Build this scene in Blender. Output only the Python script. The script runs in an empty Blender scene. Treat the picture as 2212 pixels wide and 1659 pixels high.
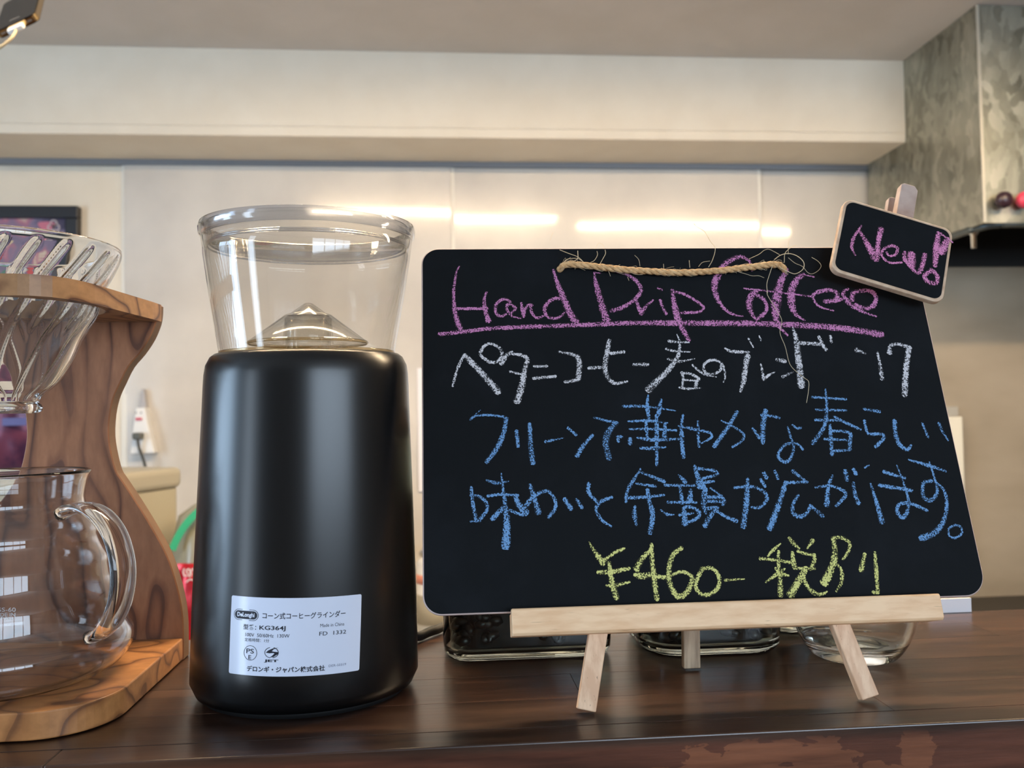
import bpy, bmesh, math, random
from math import sin, cos, pi, radians, sqrt, atan2
from mathutils import Vector as V, Matrix, noise as mn
random.seed(7)
sc = bpy.context.scene
COL = sc.collection

# ------------------------------------------------------------------ camera
F_PX = 1800.0
psi, pit, rol = radians(4.58), radians(2.0), 0.0163
Fw = V((sin(psi)*cos(pit), cos(psi)*cos(pit), sin(pit)))
R0 = V((cos(psi), -sin(psi), 0)); U0 = R0.cross(Fw)
Rt = cos(rol)*R0 - sin(rol)*U0; Up = sin(rol)*R0 + cos(rol)*U0
CAM = V((0, 0, 0.130))
cd = bpy.data.cameras.new('camera'); cam = bpy.data.objects.new('camera', cd); COL.objects.link(cam)
cd.sensor_width = 36; cd.lens = F_PX/2212*36; cd.clip_start = .01; cd.clip_end = 50
cam.matrix_world = Matrix(((Rt.x, Up.x, -Fw.x, CAM.x), (Rt.y, Up.y, -Fw.y, CAM.y), (Rt.z, Up.z, -Fw.z, CAM.z), (0, 0, 0, 1)))
cd.dof.use_dof = True; cd.dof.focus_distance = .385; cd.dof.aperture_fstop = 15.5
sc.camera = cam
# ------------------------------------------------------------------ view, world
sc.view_settings.view_transform = 'Standard'; sc.view_settings.look = 'None'
sc.view_settings.gamma = 1; sc.view_settings.use_curve_mapping = False
sc.view_settings.exposure = 0.0
sc.cycles.use_denoising = True
sc.cycles.max_bounces = 14; sc.cycles.transmission_bounces = 14; sc.cycles.transparent_max_bounces = 24
sc.cycles.diffuse_bounces = 5; sc.cycles.glossy_bounces = 6
sc.cycles.sample_clamp_indirect = 4.0; sc.cycles.sample_clamp_direct = 60
W = bpy.data.worlds.new('world'); sc.world = W; W.use_nodes = True
W.node_tree.nodes['Background'].inputs[0].default_value = (.6, .75, 1, 1)
W.node_tree.nodes['Background'].inputs[1].default_value = .6
TUBE_L, WIN_L, DOOR_L = 112.0, 10.8, 10.0

def ray(x, y): return (x-1106)/F_PX*Rt + (829.5-y)/F_PX*Up + Fw
def onz(x, y, z):
    d = ray(x, y); return CAM + d*((z-CAM.z)/d.z)
def ony(x, y, Y):
    d = ray(x, y); return CAM + d*((Y-CAM.y)/d.y)

# ------------------------------------------------------------------ materials
def lin(c):
    return tuple((v/255/12.92 if v/255 <= .04045 else ((v/255+.055)/1.055)**2.4) for v in c) + (1,)
class NT:
    def __init__(s, name):
        s.m = bpy.data.materials.new(name); s.m.use_nodes = True; s.t = s.m.node_tree
        s.b = s.t.nodes['Principled BSDF']; s.out = s.t.nodes['Material Output']
    def n(s, typ, **kw):
        nd = s.t.nodes.new(typ)
        for k, v in kw.items():
            if k.startswith('i_'): nd.inputs[int(k[2:]) if k[2:].isdigit() else k[2:].replace('_', ' ')].default_value = v
            else: setattr(nd, k, v)
        return nd
    def l(s, a, b): s.t.links.new(a, b)
    def ramp(s, fac, stops, interp='LINEAR'):
        r = s.n('ShaderNodeValToRGB'); r.color_ramp.interpolation = interp
        e = r.color_ramp.elements
        while len(e) < len(stops): e.new(.5)
        for el, (p, c) in zip(e, stops): el.position = p; el.color = c if len(c) == 4 else lin(c)
        s.l(fac, r.inputs[0]); return r
    def coord(s, scale=(1, 1, 1), loc=(0, 0, 0), rot=(0, 0, 0)):
        tc = s.n('ShaderNodeTexCoord'); mp = s.n('ShaderNodeMapping')
        mp.inputs['Scale'].default_value = scale; mp.inputs['Location'].default_value = loc; mp.inputs['Rotation'].default_value = rot
        s.l(tc.outputs['Object'], mp.inputs[0]); return mp.outputs[0]
    def bump(s, h, strength=.2, dist=.001):
        b = s.n('ShaderNodeBump'); b.inputs['Strength'].default_value = strength; b.inputs['Distance'].default_value = dist
        s.l(h, b.inputs['Height']); s.l(b.outputs[0], s.b.inputs['Normal']); return b
def P(name, col, rough=.5, metal=0, trans=0, ior=1.5, coat=0, spec=None, coat_rough=.1):
    q = NT(name); b = q.b
    b.inputs['Base Color'].default_value = lin(col); b.inputs['Roughness'].default_value = rough
    b.inputs['Metallic'].default_value = metal; b.inputs['Transmission Weight'].default_value = trans
    b.inputs['IOR'].default_value = ior; b.inputs['Coat Weight'].default_value = coat; b.inputs['Coat Roughness'].default_value = coat_rough
    if spec is not None: b.inputs['Specular IOR Level'].default_value = spec
    return q
def noisy(name, c1, c2, scale=30, rough=.5, stretch=(1, 1, 1), bump=0, detail=5, lo=.35, hi=.65, **kw):
    q = P(name, c1, rough, **kw)
    nz = q.n('ShaderNodeTexNoise'); nz.inputs['Scale'].default_value = scale; nz.inputs['Detail'].default_value = detail
    q.l(q.coord(stretch), nz.inputs['Vector'])
    r = q.ramp(nz.outputs['Fac'], [(lo, c1), (hi, c2)]); q.l(r.outputs[0], q.b.inputs['Base Color'])
    if bump: q.bump(nz.outputs['Fac'], bump)
    return q.m
def emit(name, col, s):
    q = NT(name); q.b.inputs['Base Color'].default_value = (0, 0, 0, 1)
    q.b.inputs['Emission Color'].default_value = col; q.b.inputs['Emission Strength'].default_value = s
    return q.m
def thin_clear(name, tint=(1, 1, 1, 1), rough=.03, mixmul=1.0, ior=1.5):
    # thin clear plastic: what is not mirrored passes straight through
    q = NT(name); q.t.nodes.remove(q.b)
    tr = q.n('ShaderNodeBsdfTransparent'); tr.inputs[0].default_value = tint
    gl = q.n('ShaderNodeBsdfGlossy'); gl.inputs['Roughness'].default_value = rough
    fr = q.n('ShaderNodeFresnel'); fr.inputs[0].default_value = ior
    mu = q.n('ShaderNodeMath', operation='MULTIPLY'); mu.inputs[1].default_value = mixmul; mu.use_clamp = True
    mx = q.n('ShaderNodeMixShader')
    ge = q.n('ShaderNodeNewGeometry'); io = q.n('ShaderNodeMapRange'); io.inputs['To Min'].default_value = ior; io.inputs['To Max'].default_value = 1/ior
    q.l(ge.outputs['Backfacing'], io.inputs['Value']); q.l(io.outputs[0], fr.inputs[0])
    q.l(fr.outputs[0], mu.inputs[0]); q.l(mu.outputs[0], mx.inputs[0]); q.l(tr.outputs[0], mx.inputs[1]); q.l(gl.outputs[0], mx.inputs[2]); q.l(mx.outputs[0], q.out.inputs[0])
    return q.m
def glass(name, col, rough=0, ior=1.47):
    q = P(name, col, rough, trans=1, ior=ior); return q.m

def olive_mat(name, loc, rot=(0, 0, 0), light=(172, 124, 88), dark=(88, 56, 42), mid=(140, 96, 66), sc3=(16, 16, 4.5)):
    q = P(name, mid, .42)
    co = q.coord(sc3, loc, rot)
    w = q.n('ShaderNodeTexNoise'); w.inputs['Scale'].default_value = .55; w.inputs['Detail'].default_value = 2.5; q.l(co, w.inputs['Vector'])
    bw = q.n('ShaderNodeMath', operation='MULTIPLY'); bw.inputs[1].default_value = 15.0; q.l(w.outputs['Fac'], bw.inputs[0])
    fr = q.n('ShaderNodeMath', operation='FRACT'); q.l(bw.outputs[0], fr.inputs[0])
    n3 = q.n('ShaderNodeTexNoise'); n3.inputs['Scale'].default_value = .8; n3.inputs['Detail'].default_value = 1; q.l(co, n3.inputs['Vector'])
    r = q.ramp(fr.outputs[0], [(0, mid), (.12, light), (.58, light), (.80, mid), (.90, dark), (.955, dark), (.98, mid), (1, mid)])
    fade = q.ramp(n3.outputs['Fac'], [(.26, (0, 0, 0, 1)), (.40, (1, 1, 1, 1))])
    flat = q.n('ShaderNodeMixRGB', blend_type='MIX'); q.l(fade.outputs[0], flat.inputs[0]); flat.inputs[1].default_value = lin(tuple((a+b)/2 for a, b in zip(light, mid))); q.l(r.outputs[0], flat.inputs[2])
    n2 = q.n('ShaderNodeTexNoise'); n2.inputs['Scale'].default_value = 9; n2.inputs['Detail'].default_value = 8; n2.inputs['Roughness'].default_value = .6; q.l(co, n2.inputs['Vector'])
    r2 = q.ramp(n2.outputs['Fac'], [(.3, (.78, .76, .74, 1)), (.7, (1.06, 1.06, 1.06, 1))])
    mx = q.n('ShaderNodeMixRGB', blend_type='MULTIPLY'); mx.inputs[0].default_value = 1; q.l(flat.outputs[0], mx.inputs[1]); q.l(r2.outputs[0], mx.inputs[2])
    q.l(mx.outputs[0], q.b.inputs['Base Color']); return q.m
def pine_mat(name, c=(224, 184, 146), d=(196, 152, 112), stretch=(12, 60, 60), flecks=True, axis='X'):
    q = P(name, c, .55)
    co = q.coord(stretch)
    nz = q.n('ShaderNodeTexNoise'); nz.inputs['Scale'].default_value = 5; nz.inputs['Detail'].default_value = 6; q.l(co, nz.inputs['Vector'])
    r = q.ramp(nz.outputs['Fac'], [(.38, d), (.62, c)])
    co2 = q.coord(tuple(v*(2.2 if v > 20 else .8) for v in stretch), (3, 1, 2))
    n2 = q.n('ShaderNodeTexNoise'); n2.inputs['Scale'].default_value = 9; n2.inputs['Detail'].default_value = 2; q.l(co2, n2.inputs['Vector'])
    r2 = q.ramp(n2.outputs['Fac'], [(.70, (1, 1, 1, 1)), (.78, (.35, .3, .26, 1))])
    mx = q.n('ShaderNodeMixRGB', blend_type='MULTIPLY'); mx.inputs[0].default_value = .8 if flecks else 0
    q.l(r.outputs[0], mx.inputs[1]); q.l(r2.outputs[0], mx.inputs[2]); q.l(mx.outputs[0], q.b.inputs['Base Color'])
    q.bump(nz.outputs['Fac'], .15, .0003); return q.m
def counter_mat(name, worn=False):
    q = P(name, (60, 40, 28), .3, coat=.35, coat_rough=.2)
    oi = q.n('ShaderNodeObjectInfo')
    tc = q.n('ShaderNodeTexCoord')
    ad = q.n('ShaderNodeVectorMath', operation='ADD'); q.l(tc.outputs['Object'], ad.inputs[0])
    cb = q.n('ShaderNodeCombineXYZ'); q.l(oi.outputs['Random'], cb.inputs[0]); q.l(oi.outputs['Random'], cb.inputs[1])
    q.l(cb.outputs[0], ad.inputs[1])
    mp = q.n('ShaderNodeMapping'); mp.inputs['Scale'].default_value = (5, 60, 60); q.l(ad.outputs[0], mp.inputs[0])
    nz = q.n('ShaderNodeTexNoise'); nz.inputs['Scale'].default_value = 1.8; nz.inputs['Detail'].default_value = 8; nz.inputs['Roughness'].default_value = .62; q.l(mp.outputs[0], nz.inputs['Vector'])
    r = q.ramp(nz.outputs['Fac'], [(.3, (36, 23, 17)), (.5, (56, 36, 26)), (.7, (78, 51, 35))])
    hs = q.n('ShaderNodeMath', operation='MULTIPLY_ADD'); hs.inputs[1].default_value = .45; hs.inputs[2].default_value = .8; q.l(oi.outputs['Random'], hs.inputs[0])
    mm = q.n('ShaderNodeVectorMath', operation='SCALE'); q.l(r.outputs[0], mm.inputs[0]); q.l(hs.outputs[0], mm.inputs['Scale'])
    col = mm.outputs[0]
    if worn:
        # bare reddish wood where the stain has rubbed off the front edge
        sx = q.n('ShaderNodeSeparateXYZ'); q.l(tc.outputs['Object'], sx.inputs[0])
        def band(sock, lo, hi, inv=False):
            m = q.n('ShaderNodeMapRange'); m.interpolation_type = 'SMOOTHSTEP'
            m.inputs['From Min'].default_value = lo; m.inputs['From Max'].default_value = hi; q.l(sock, m.inputs['Value']); return m.outputs[0]
        n3 = q.n('ShaderNodeTexNoise'); n3.inputs['Scale'].default_value = 26; n3.inputs['Detail'].default_value = 5; n3.inputs['Distortion'].default_value = .6
        mp3 = q.n('ShaderNodeMapping'); mp3.inputs['Scale'].default_value = (1, 1, 2.2); mp3.inputs['Location'].default_value = (.31, 0, .07); q.l(tc.outputs['Object'], mp3.inputs[0]); q.l(mp3.outputs[0], n3.inputs['Vector'])
        c = band(sx.outputs['Z'], .0385, .0345)
        acc = None
        for bx, bz, rx, rz in ((.112, .020, .030, .014), (.128, .031, .016, .006), (.150, .024, .016, .0105), (.172, .0195, .018, .006), (.190, .029, .007, .010), (.060, .014, .060, .009)):
            mp4 = q.n('ShaderNodeMapping'); mp4.inputs['Scale'].default_value = (1/rx, 0, 1/rz); mp4.inputs['Location'].default_value = (-bx/rx, 0, -bz/rz); q.l(tc.outputs['Object'], mp4.inputs[0])
            ln = q.n('ShaderNodeVectorMath', operation='LENGTH'); q.l(mp4.outputs[0], ln.inputs[0])
            if acc is None: acc = ln.outputs['Value']
            else:
                mn_ = q.n('ShaderNodeMath', operation='MINIMUM'); q.l(acc, mn_.inputs[0]); q.l(ln.outputs['Value'], mn_.inputs[1]); acc = mn_.outputs[0]
        n3.inputs['Scale'].default_value = 90
        m2 = q.n('ShaderNodeMath', operation='MULTIPLY_ADD'); m2.inputs[1].default_value = -2.4; q.l(n3.outputs['Fac'], m2.inputs[0]); q.l(acc, m2.inputs[2])
        m3 = q.n('ShaderNodeMath', operation='MULTIPLY_ADD'); m3.inputs[1].default_value = -1; m3.inputs[2].default_value = .5; q.l(m2.outputs[0], m3.inputs[0])
        mk = q.ramp(m3.outputs[0], [(.66, (0, 0, 0, 1)), (.72, (1, 1, 1, 1))])
        mk2 = q.n('ShaderNodeMath', operation='MULTIPLY'); q.l(mk.outputs[0], mk2.inputs[0]); q.l(c, mk2.inputs[1])
        rb = q.ramp(nz.outputs['Fac'], [(.3, (70, 38, 26)), (.62, (128, 78, 52))])
        red = q.n('ShaderNodeMixRGB', blend_type='MIX'); q.l(c, red.inputs[0]); q.l(col, red.inputs[1])
        r5 = q.ramp(nz.outputs['Fac'], [(.3, (44, 24, 18)), (.7, (104, 58, 40))]); q.l(r5.outputs[0], red.inputs[2])
        mx = q.n('ShaderNodeMixRGB', blend_type='MIX'); q.l(mk2.outputs[0], mx.inputs[0]); q.l(red.outputs[0], mx.inputs[1]); q.l(rb.outputs[0], mx.inputs[2])
        col = mx.outputs[0]
    q.l(col, q.b.inputs['Base Color'])
    rr = q.n('ShaderNodeMapRange'); rr.inputs['To Min'].default_value = .22; rr.inputs['To Max'].default_value = .42; q.l(nz.outputs['Fac'], rr.inputs['Value']); q.l(rr.outputs[0], q.b.inputs['Roughness'])
    q.bump(nz.outputs['Fac'], .35, .0006); return q.m
def chalk_mat(name, col):
    q = P(name, col, .95, spec=.1)
    tc = q.n('ShaderNodeTexCoord'); uv = q.n('ShaderNodeSeparateXYZ'); q.l(tc.outputs['UV'], uv.inputs[0])
    s = q.n('ShaderNodeMath', operation='MULTIPLY_ADD'); s.inputs[1].default_value = 2; s.inputs[2].default_value = -1; q.l(uv.outputs['Y'], s.inputs[0])
    ab = q.n('ShaderNodeMath', operation='ABSOLUTE'); q.l(s.outputs[0], ab.inputs[0])
    pw = q.n('ShaderNodeMath', operation='POWER'); pw.inputs[1].default_value = 3; q.l(ab.outputs[0], pw.inputs[0])
    nz = q.n('ShaderNodeTexNoise'); nz.inputs['Scale'].default_value = 1500; nz.inputs['Detail'].default_value = 2; q.l(tc.outputs['Object'], nz.inputs['Vector'])
    n2 = q.n('ShaderNodeTexNoise'); n2.inputs['Scale'].default_value = 160; n2.inputs['Detail'].default_value = 1; q.l(tc.outputs['Object'], n2.inputs['Vector'])
    a = q.n('ShaderNodeMath', operation='MULTIPLY_ADD'); a.inputs[1].default_value = -.22; q.l(pw.outputs[0], a.inputs[0]); q.l(nz.outputs['Fac'], a.inputs[2])
    b = q.n('ShaderNodeMath', operation='MULTIPLY_ADD'); b.inputs[1].default_value = .35; q.l(n2.outputs['Fac'], b.inputs[0]); q.l(a.outputs[0], b.inputs[2])
    mr = q.n('ShaderNodeMapRange'); mr.inputs['From Min'].default_value = .55; mr.inputs['From Max'].default_value = .70; mr.inputs['To Min'].default_value = .04; q.l(b.outputs[0], mr.inputs['Value'])
    q.l(mr.outputs[0], q.b.inputs['Alpha']); return q.m

M = {}
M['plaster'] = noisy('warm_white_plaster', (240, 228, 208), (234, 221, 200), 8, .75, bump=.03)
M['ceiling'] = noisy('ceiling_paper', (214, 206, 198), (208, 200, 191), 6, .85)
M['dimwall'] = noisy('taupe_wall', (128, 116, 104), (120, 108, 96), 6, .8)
def panel_mat():
    q = P('glossy_kitchen_panel', (216, 208, 198), .2, coat=.8, coat_rough=.065)
    nz = q.n('ShaderNodeTexNoise'); nz.inputs['Scale'].default_value = 3.2; nz.inputs['Detail'].default_value = 5; q.l(q.coord(), nz.inputs['Vector'])
    r = q.ramp(nz.outputs['Fac'], [(.35, (198, 192, 184)), (.65, (219, 212, 202))]); q.l(r.outputs[0], q.b.inputs['Base Color'])
    n2 = q.n('ShaderNodeTexNoise'); n2.inputs['Scale'].default_value = 5; n2.inputs['Detail'].default_value = 1; q.l(q.coord((1, 1, .4)), n2.inputs['Vector'])
    bp = q.bump(n2.outputs['Fac'], .14, .006); q.l(bp.outputs[0], q.b.inputs['Coat Normal']); return q.m
M['panel'] = panel_mat()
M['joint'] = P('panel_joint_white', (232, 226, 214), .4).m
M['alu'] = P('grey_trim', (128, 132, 138), .4, metal=.3).m
def galv():
    q = P('galvanised_steel', (150, 148, 138), .38, metal=.75)
    v = q.n('ShaderNodeTexVoronoi'); v.inputs['Scale'].default_value = 60; v.inputs['Randomness'].default_value = 1
    nn = q.n('ShaderNodeTexNoise'); nn.inputs['Scale'].default_value = 9; nn.inputs['Detail'].default_value = 4
    co = q.coord((1, 1, .55)); q.l(co, nn.inputs['Vector'])
    ad = q.n('ShaderNodeMixRGB', blend_type='ADD'); ad.inputs[0].default_value = .12; q.l(co, ad.inputs[1]); q.l(nn.outputs['Color'], ad.inputs[2]); q.l(ad.outputs[0], v.inputs['Vector'])
    bw = q.n('ShaderNodeRGBToBW'); q.l(v.outputs['Color'], bw.inputs[0])
    mx = q.n('ShaderNodeMath', operation='MULTIPLY_ADD'); mx.inputs[1].default_value = .42; q.l(bw.outputs[0], mx.inputs[0]); q.l(nn.outputs['Fac'], mx.inputs[2])
    r = q.ramp(mx.outputs[0], [(.4, (124, 124, 111)), (1.0, (192, 190, 174))]); q.l(r.outputs[0], q.b.inputs['Base Color'])
    rr = q.n('ShaderNodeMapRange'); rr.inputs['To Min'].default_value = .3; rr.inputs['To Max'].default_value = .5; q.l(bw.outputs[0], rr.inputs['Value']); q.l(rr.outputs[0], q.b.inputs['Roughness'])
    return q.m
M['galv'] = galv()
M['seam'] = P('folded_steel_edge', (205, 200, 185), .35, metal=.5).m
M['blackin'] = P('hood_black', (16, 17, 16), .6).m
M['lip'] = P('hood_lip', (92, 98, 96), .35, metal=.6).m
M['chrome'] = P('chrome', (225, 225, 225), .12, metal=1).m
M['black'] = noisy('satin_black_plastic', (6, 7, 8), (9, 10, 12), 900, .29, spec=.55)
M['blackm'] = P('matt_black_rubber', (14, 14, 15), .6).m
M['hopper'] = thin_clear('clear_hopper_plastic', (.972, .968, .958, 1), .04, 1.15)
M['hopper_edge'] = thin_clear('smoky_plastic_rim', (.80, .82, .86, 1), .12, 2.2)
M['amber'] = thin_clear('coffee_stained_plastic', (.80, .72, .58, 1), .12, 1.2)
M['cone'] = thin_clear('clear_cone_plastic', (.975, .97, .955, 1), .1, 1.1)
M['label'] = P('white_label_paper', (214, 222, 240), .25, coat=.3).m
M['ink'] = P('label_ink', (22, 26, 40), .5).m
M['inkgrey'] = P('label_ink_grey', (110, 118, 140), .5).m
M['glass'] = glass('heatproof_glass', (252, 252, 252))
M['jarglass'] = glass('green_tinted_glass', (236, 246, 240), 0, 1.5); M['vaseglass'] = glass('clear_vase_glass', (249, 253, 252), 0, 1.48)
M['print_white'] = P('white_print', (225, 228, 232), .5).m
M['olive_panel'] = olive_mat('olive_wood_panel', (2.3, 0, 1.2), (0, radians(12), 0), light=(160, 108, 76), mid=(132, 86, 60), dark=(98, 62, 47), sc3=(26, 26, 8))
M['olive_base'] = olive_mat('olive_wood_base', (.4, 2.1, 0), (0, 0, radians(60)), light=(188, 130, 78), dark=(120, 78, 48), mid=(162, 108, 64), sc3=(14, 26, 20))
M['olive_top'] = olive_mat('olive_wood_top', (1.4, .2, .3), (0, radians(50), 0), light=(170, 128, 88), mid=(140, 100, 68), sc3=(26, 16, 26))
M['olive_edge_shaded'] = noisy('olive_wood_shaded_edge', (96, 70, 50), (118, 88, 62), 60, .55, (1, 1, .3))  # panel edge wood darkened: shade beside the grinder is put into its colour
M['pine'] = pine_mat('pine_rail', (242, 204, 162), (228, 184, 140))
M['pine_leg'] = pine_mat('pine_leg', (236, 198, 162), (216, 172, 136), (60, 60, 9))
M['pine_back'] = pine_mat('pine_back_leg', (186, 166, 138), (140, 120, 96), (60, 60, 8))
M['edge'] = P('mdf_edge', (196, 176, 170), .8).m
def board_mat(name):
    q = P(name, (22, 25, 29), .7, spec=.10)
    nz = q.n('ShaderNodeTexNoise'); nz.inputs['Scale'].default_value = 22; nz.inputs['Detail'].default_value = 7; nz.inputs['Roughness'].default_value = .65; q.l(q.coord(), nz.inputs['Vector'])
    r = q.ramp(nz.outputs['Fac'], [(.5, (17, 20, 23)), (.7, (22, 25, 29)), (.85, (36, 40, 46))]); q.l(r.outputs[0], q.b.inputs['Base Color'])
    n2 = q.n('ShaderNodeTexNoise'); n2.inputs['Scale'].default_value = 2500; q.l(q.coord(), n2.inputs['Vector']); q.bump(n2.outputs['Fac'], .3, .0001); return q.m
M['board'] = board_mat('blackboard_face')
M['tagwood'] = pine_mat('tag_frame_wood', (206, 178, 150), (186, 154, 126), (40, 40, 40), False)
M['pegwood'] = noisy('weathered_peg_wood', (186, 164, 152), (160, 134, 120), 90, .7)
M['chalk_purple'] = chalk_mat('purple_chalk', (194, 128, 172))
M['chalk_pink'] = chalk_mat('pink_chalk', (212, 136, 178))
M['chalk_white'] = chalk_mat('white_chalk', (206, 204, 208))
M['chalk_blue'] = chalk_mat('blue_chalk', (112, 154, 200))
M['chalk_yellow'] = chalk_mat('yellow_chalk', (212, 210, 132))
M['jute'] = noisy('jute', (186, 142, 92), (222, 184, 134), 500, .8, (1, 1, 1))
M['fibre'] = P('jute_fibre', (206, 186, 152), .7).m
M['hole'] = P('hole_dark', (60, 36, 20), .9).m
M['bean'] = noisy('roasted_bean', (22, 15, 12), (38, 26, 20), 300, .35)
M['white'] = P('white_plastic', (232, 230, 226), .4).m
M['paper'] = P('white_paper', (228, 224, 226), .7).m
M['walnut'] = counter_mat('stained_counter_wood'); M['walnut_worn'] = counter_mat('stained_counter_edge', True)
M['stove'] = P('dark_stove', (30, 27, 24), .4).m
M['steel'] = P('worktop_pale', (206, 204, 196), .35).m

# ------------------------------------------------------------------ mesh builder
class MB:
    def __init__(s): s.v = []; s.f = []; s.mi = []; s.sm = []; s.uv = {}
    def add(s, vs, fs, mi=0, smooth=False):
        o = len(s.v); s.v += [V(p) for p in vs]
        for f in fs: s.f.append([i+o for i in f]); s.mi.append(mi); s.sm.append(smooth)
        return o
    def box(s, a, b, mi=0):
        x0, y0, z0 = a; x1, y1, z1 = b
        s.add([(x0, y0, z0), (x1, y0, z0), (x1, y1, z0), (x0, y1, z0), (x0, y0, z1), (x1, y0, z1), (x1, y1, z1), (x0, y1, z1)],
              [(3, 2, 1, 0), (4, 5, 6, 7), (0, 1, 5, 4), (1, 2, 6, 5), (2, 3, 7, 6), (3, 0, 4, 7)], mi); return s
    def lathe(s, prof, c=(0, 0, 0), n=64, sy=1.0, mi=0, shear=0, rfun=None, closed=False, smooth=True):
        # prof: list of (r, z); r==0 collapses
        vs = []; rings = []
        for k, (r, z) in enumerate(prof):
            if r <= 1e-9: rings.append([len(vs)]); vs.append((c[0]+shear*z, c[1], c[2]+z)); continue
            ring = []
            for i in range(n):
                a = 2*pi*i/n; rr = rfun(k, a, r, z) if rfun else r
                ring.append(len(vs)); vs.append((c[0]+rr*cos(a)+shear*z, c[1]+rr*sin(a)*sy, c[2]+z))
            rings.append(ring)
        fs = []
        prs = list(zip(rings[:-1], rings[1:]))
        if closed: prs.append((rings[-1], rings[0]))
        for A, B in prs:
            if len(A) == 1 and len(B) == 1: continue
            for i in range(n):
                j = (i+1) % n
                if len(A) == 1: fs.append((A[0], B[j], B[i]))
                elif len(B) == 1: fs.append((A[i], A[j], B[0]))
                else: fs.append((A[i], A[j], B[j], B[i]))
        s.add(vs, fs, mi, smooth); return s
    def tube(s, path, r, n=8, mi=0, caps=True, sx=1.0, smooth=True, closed=False):
        pts = [V(p) for p in path]; N = len(pts)
        rs = r if isinstance(r, (list, tuple)) else [r]*N
        T = []
        for i in range(N):
            a = pts[max(i-1, 0)]; b = pts[min(i+1, N-1)]; t = (b-a); T.append(t.normalized() if t.length > 1e-12 else V((0, 0, 1)))
        u = T[0].orthogonal().normalized(); vs = []; fs = []
        for i in range(N):
            if i:
                ax = T[i-1].cross(T[i])
                if ax.length > 1e-9: u = Matrix.Rotation(T[i-1].angle(T[i]), 3, ax.normalized()) @ u
            w = T[i].cross(u)
            for k in range(n):
                a = 2*pi*k/n; vs.append(pts[i] + rs[i]*(u*cos(a)*sx + w*sin(a)))
        for i in range(N-1):
            for k in range(n):
                j = (k+1) % n; fs.append((i*n+k, i*n+j, (i+1)*n+j, (i+1)*n+k))
        if caps: fs.append(list(range(n))[::-1]); fs.append([(N-1)*n+k for k in range(n)])
        s.add(vs, fs, mi, smooth); return s
    def prism(s, outline, f0, f1, mi_side=0, mi0=0, mi1=0, smooth=False):
        # outline 2D list; f0, f1 map (a, b) to 3D
        n = len(outline); vs = [f0(*p) for p in outline] + [f1(*p) for p in outline]
        o = s.add(vs, [], 0)
        for i in range(n):
            j = (i+1) % n; s.f.append([o+i, o+j, o+n+j, o+n+i]); s.mi.append(mi_side); s.sm.append(smooth)
        s.f.append([o+i for i in range(n)][::-1]); s.mi.append(mi0); s.sm.append(False)
        s.f.append([o+n+i for i in range(n)]); s.mi.append(mi1); s.sm.append(False); return s
    def build(s, name, mats, parent=None, bevel=0, segs=2, origin=None, kind=None, label=None, uvs=None, wn=False, world=None):
        me = bpy.data.meshes.new(name)
        org = V(origin) if origin is not None else V((0, 0, 0))
        if parent is not None and origin is None and world is None:
            org = V((0, 0, 0)); q = parent
            while q is not None:
                if q.get('_xl'): org = q.matrix_world.translation.copy()
                q = q.parent
        bm = bmesh.new(); bv = [bm.verts.new(p-org) for p in s.v]
        ul = bm.loops.layers.uv.new('UVMap') if s.uv else None
        for i, f in enumerate(s.f):
            try: fc = bm.faces.new([bv[k] for k in f])
            except ValueError: continue
            fc.material_index = s.mi[i]; fc.smooth = s.sm[i]
            if ul:
                for lp, k in zip(fc.loops, f): lp[ul].uv = s.uv.get(k, (0, .5))
        if not s.uv: bmesh.ops.recalc_face_normals(bm, faces=bm.faces)
        if bevel:
            es = [e for e in bm.edges if len(e.link_faces) == 2 and e.calc_face_angle(0) > radians(30)]
            bmesh.ops.bevel(bm, geom=es, offset=bevel, segments=segs, profile=.5, affect='EDGES', clamp_overlap=True)
        bm.to_mesh(me); bm.free()
        for m in (mats if isinstance(mats, (list, tuple)) else [mats]): me.materials.append(m)
        o = bpy.data.objects.new(name, me); COL.objects.link(o)
        if parent is not None: o.parent = parent
        elif origin is not None: o.location = org
        if parent is not None and origin is not None: o.location = org
        if kind: o['kind'] = kind
        if label: o['label'] = label
        return o
def tag(o, label, cat, group=None):
    o['label'] = label; o['category'] = cat
    if group: o['group'] = group
    return o
def thing(name, label, cat, loc=(0, 0, 0), group=None):
    o = bpy.data.objects.new(name, None); COL.objects.link(o); o.location = loc; o.empty_display_size = .02
    o.matrix_world = Matrix.Translation(V(loc)); o['_xl'] = 1
    return tag(o, label, cat, group)
def struct(name, loc=(0, 0, 0)):
    o = bpy.data.objects.new(name, None); COL.objects.link(o); o.location = loc; o.matrix_world = Matrix.Translation(V(loc)); o['_xl'] = 1; o['kind'] = 'structure'; return o
def catmull(p, k=8):
    if len(p) < 3:
        return [p[0].lerp(p[1], i/k) for i in range(k+1)]
    q = [2*p[0]-p[1]] + list(p) + [2*p[-1]-p[-2]]; out = []
    for i in range(1, len(q)-2):
        for j in range(k):
            t = j/k; a, b, c, d = q[i-1], q[i], q[i+1], q[i+2]
            out.append(.5*((2*b)+(c-a)*t+(2*a-5*b+4*c-d)*t*t+(3*b-a-3*c+d)*t*t*t))
    out.append(p[-1]); return out
def rrect(x0, y0, x1, y1, r, n=8):
    rs = r if isinstance(r, (list, tuple)) else [r]*4
    out = []
    for (cx, cy, a0), q in zip(((x0, y0, pi), (x1, y0, 1.5*pi), (x1, y1, 0), (x0, y1, .5*pi)), rs):
        ccx = cx+q if cx == x0 else cx-q; ccy = cy+q if cy == y0 else cy-q
        for i in range(n+1):
            a = a0+i/n*pi/2; out.append((ccx+q*cos(a), ccy+q*sin(a)))
    return out

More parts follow.
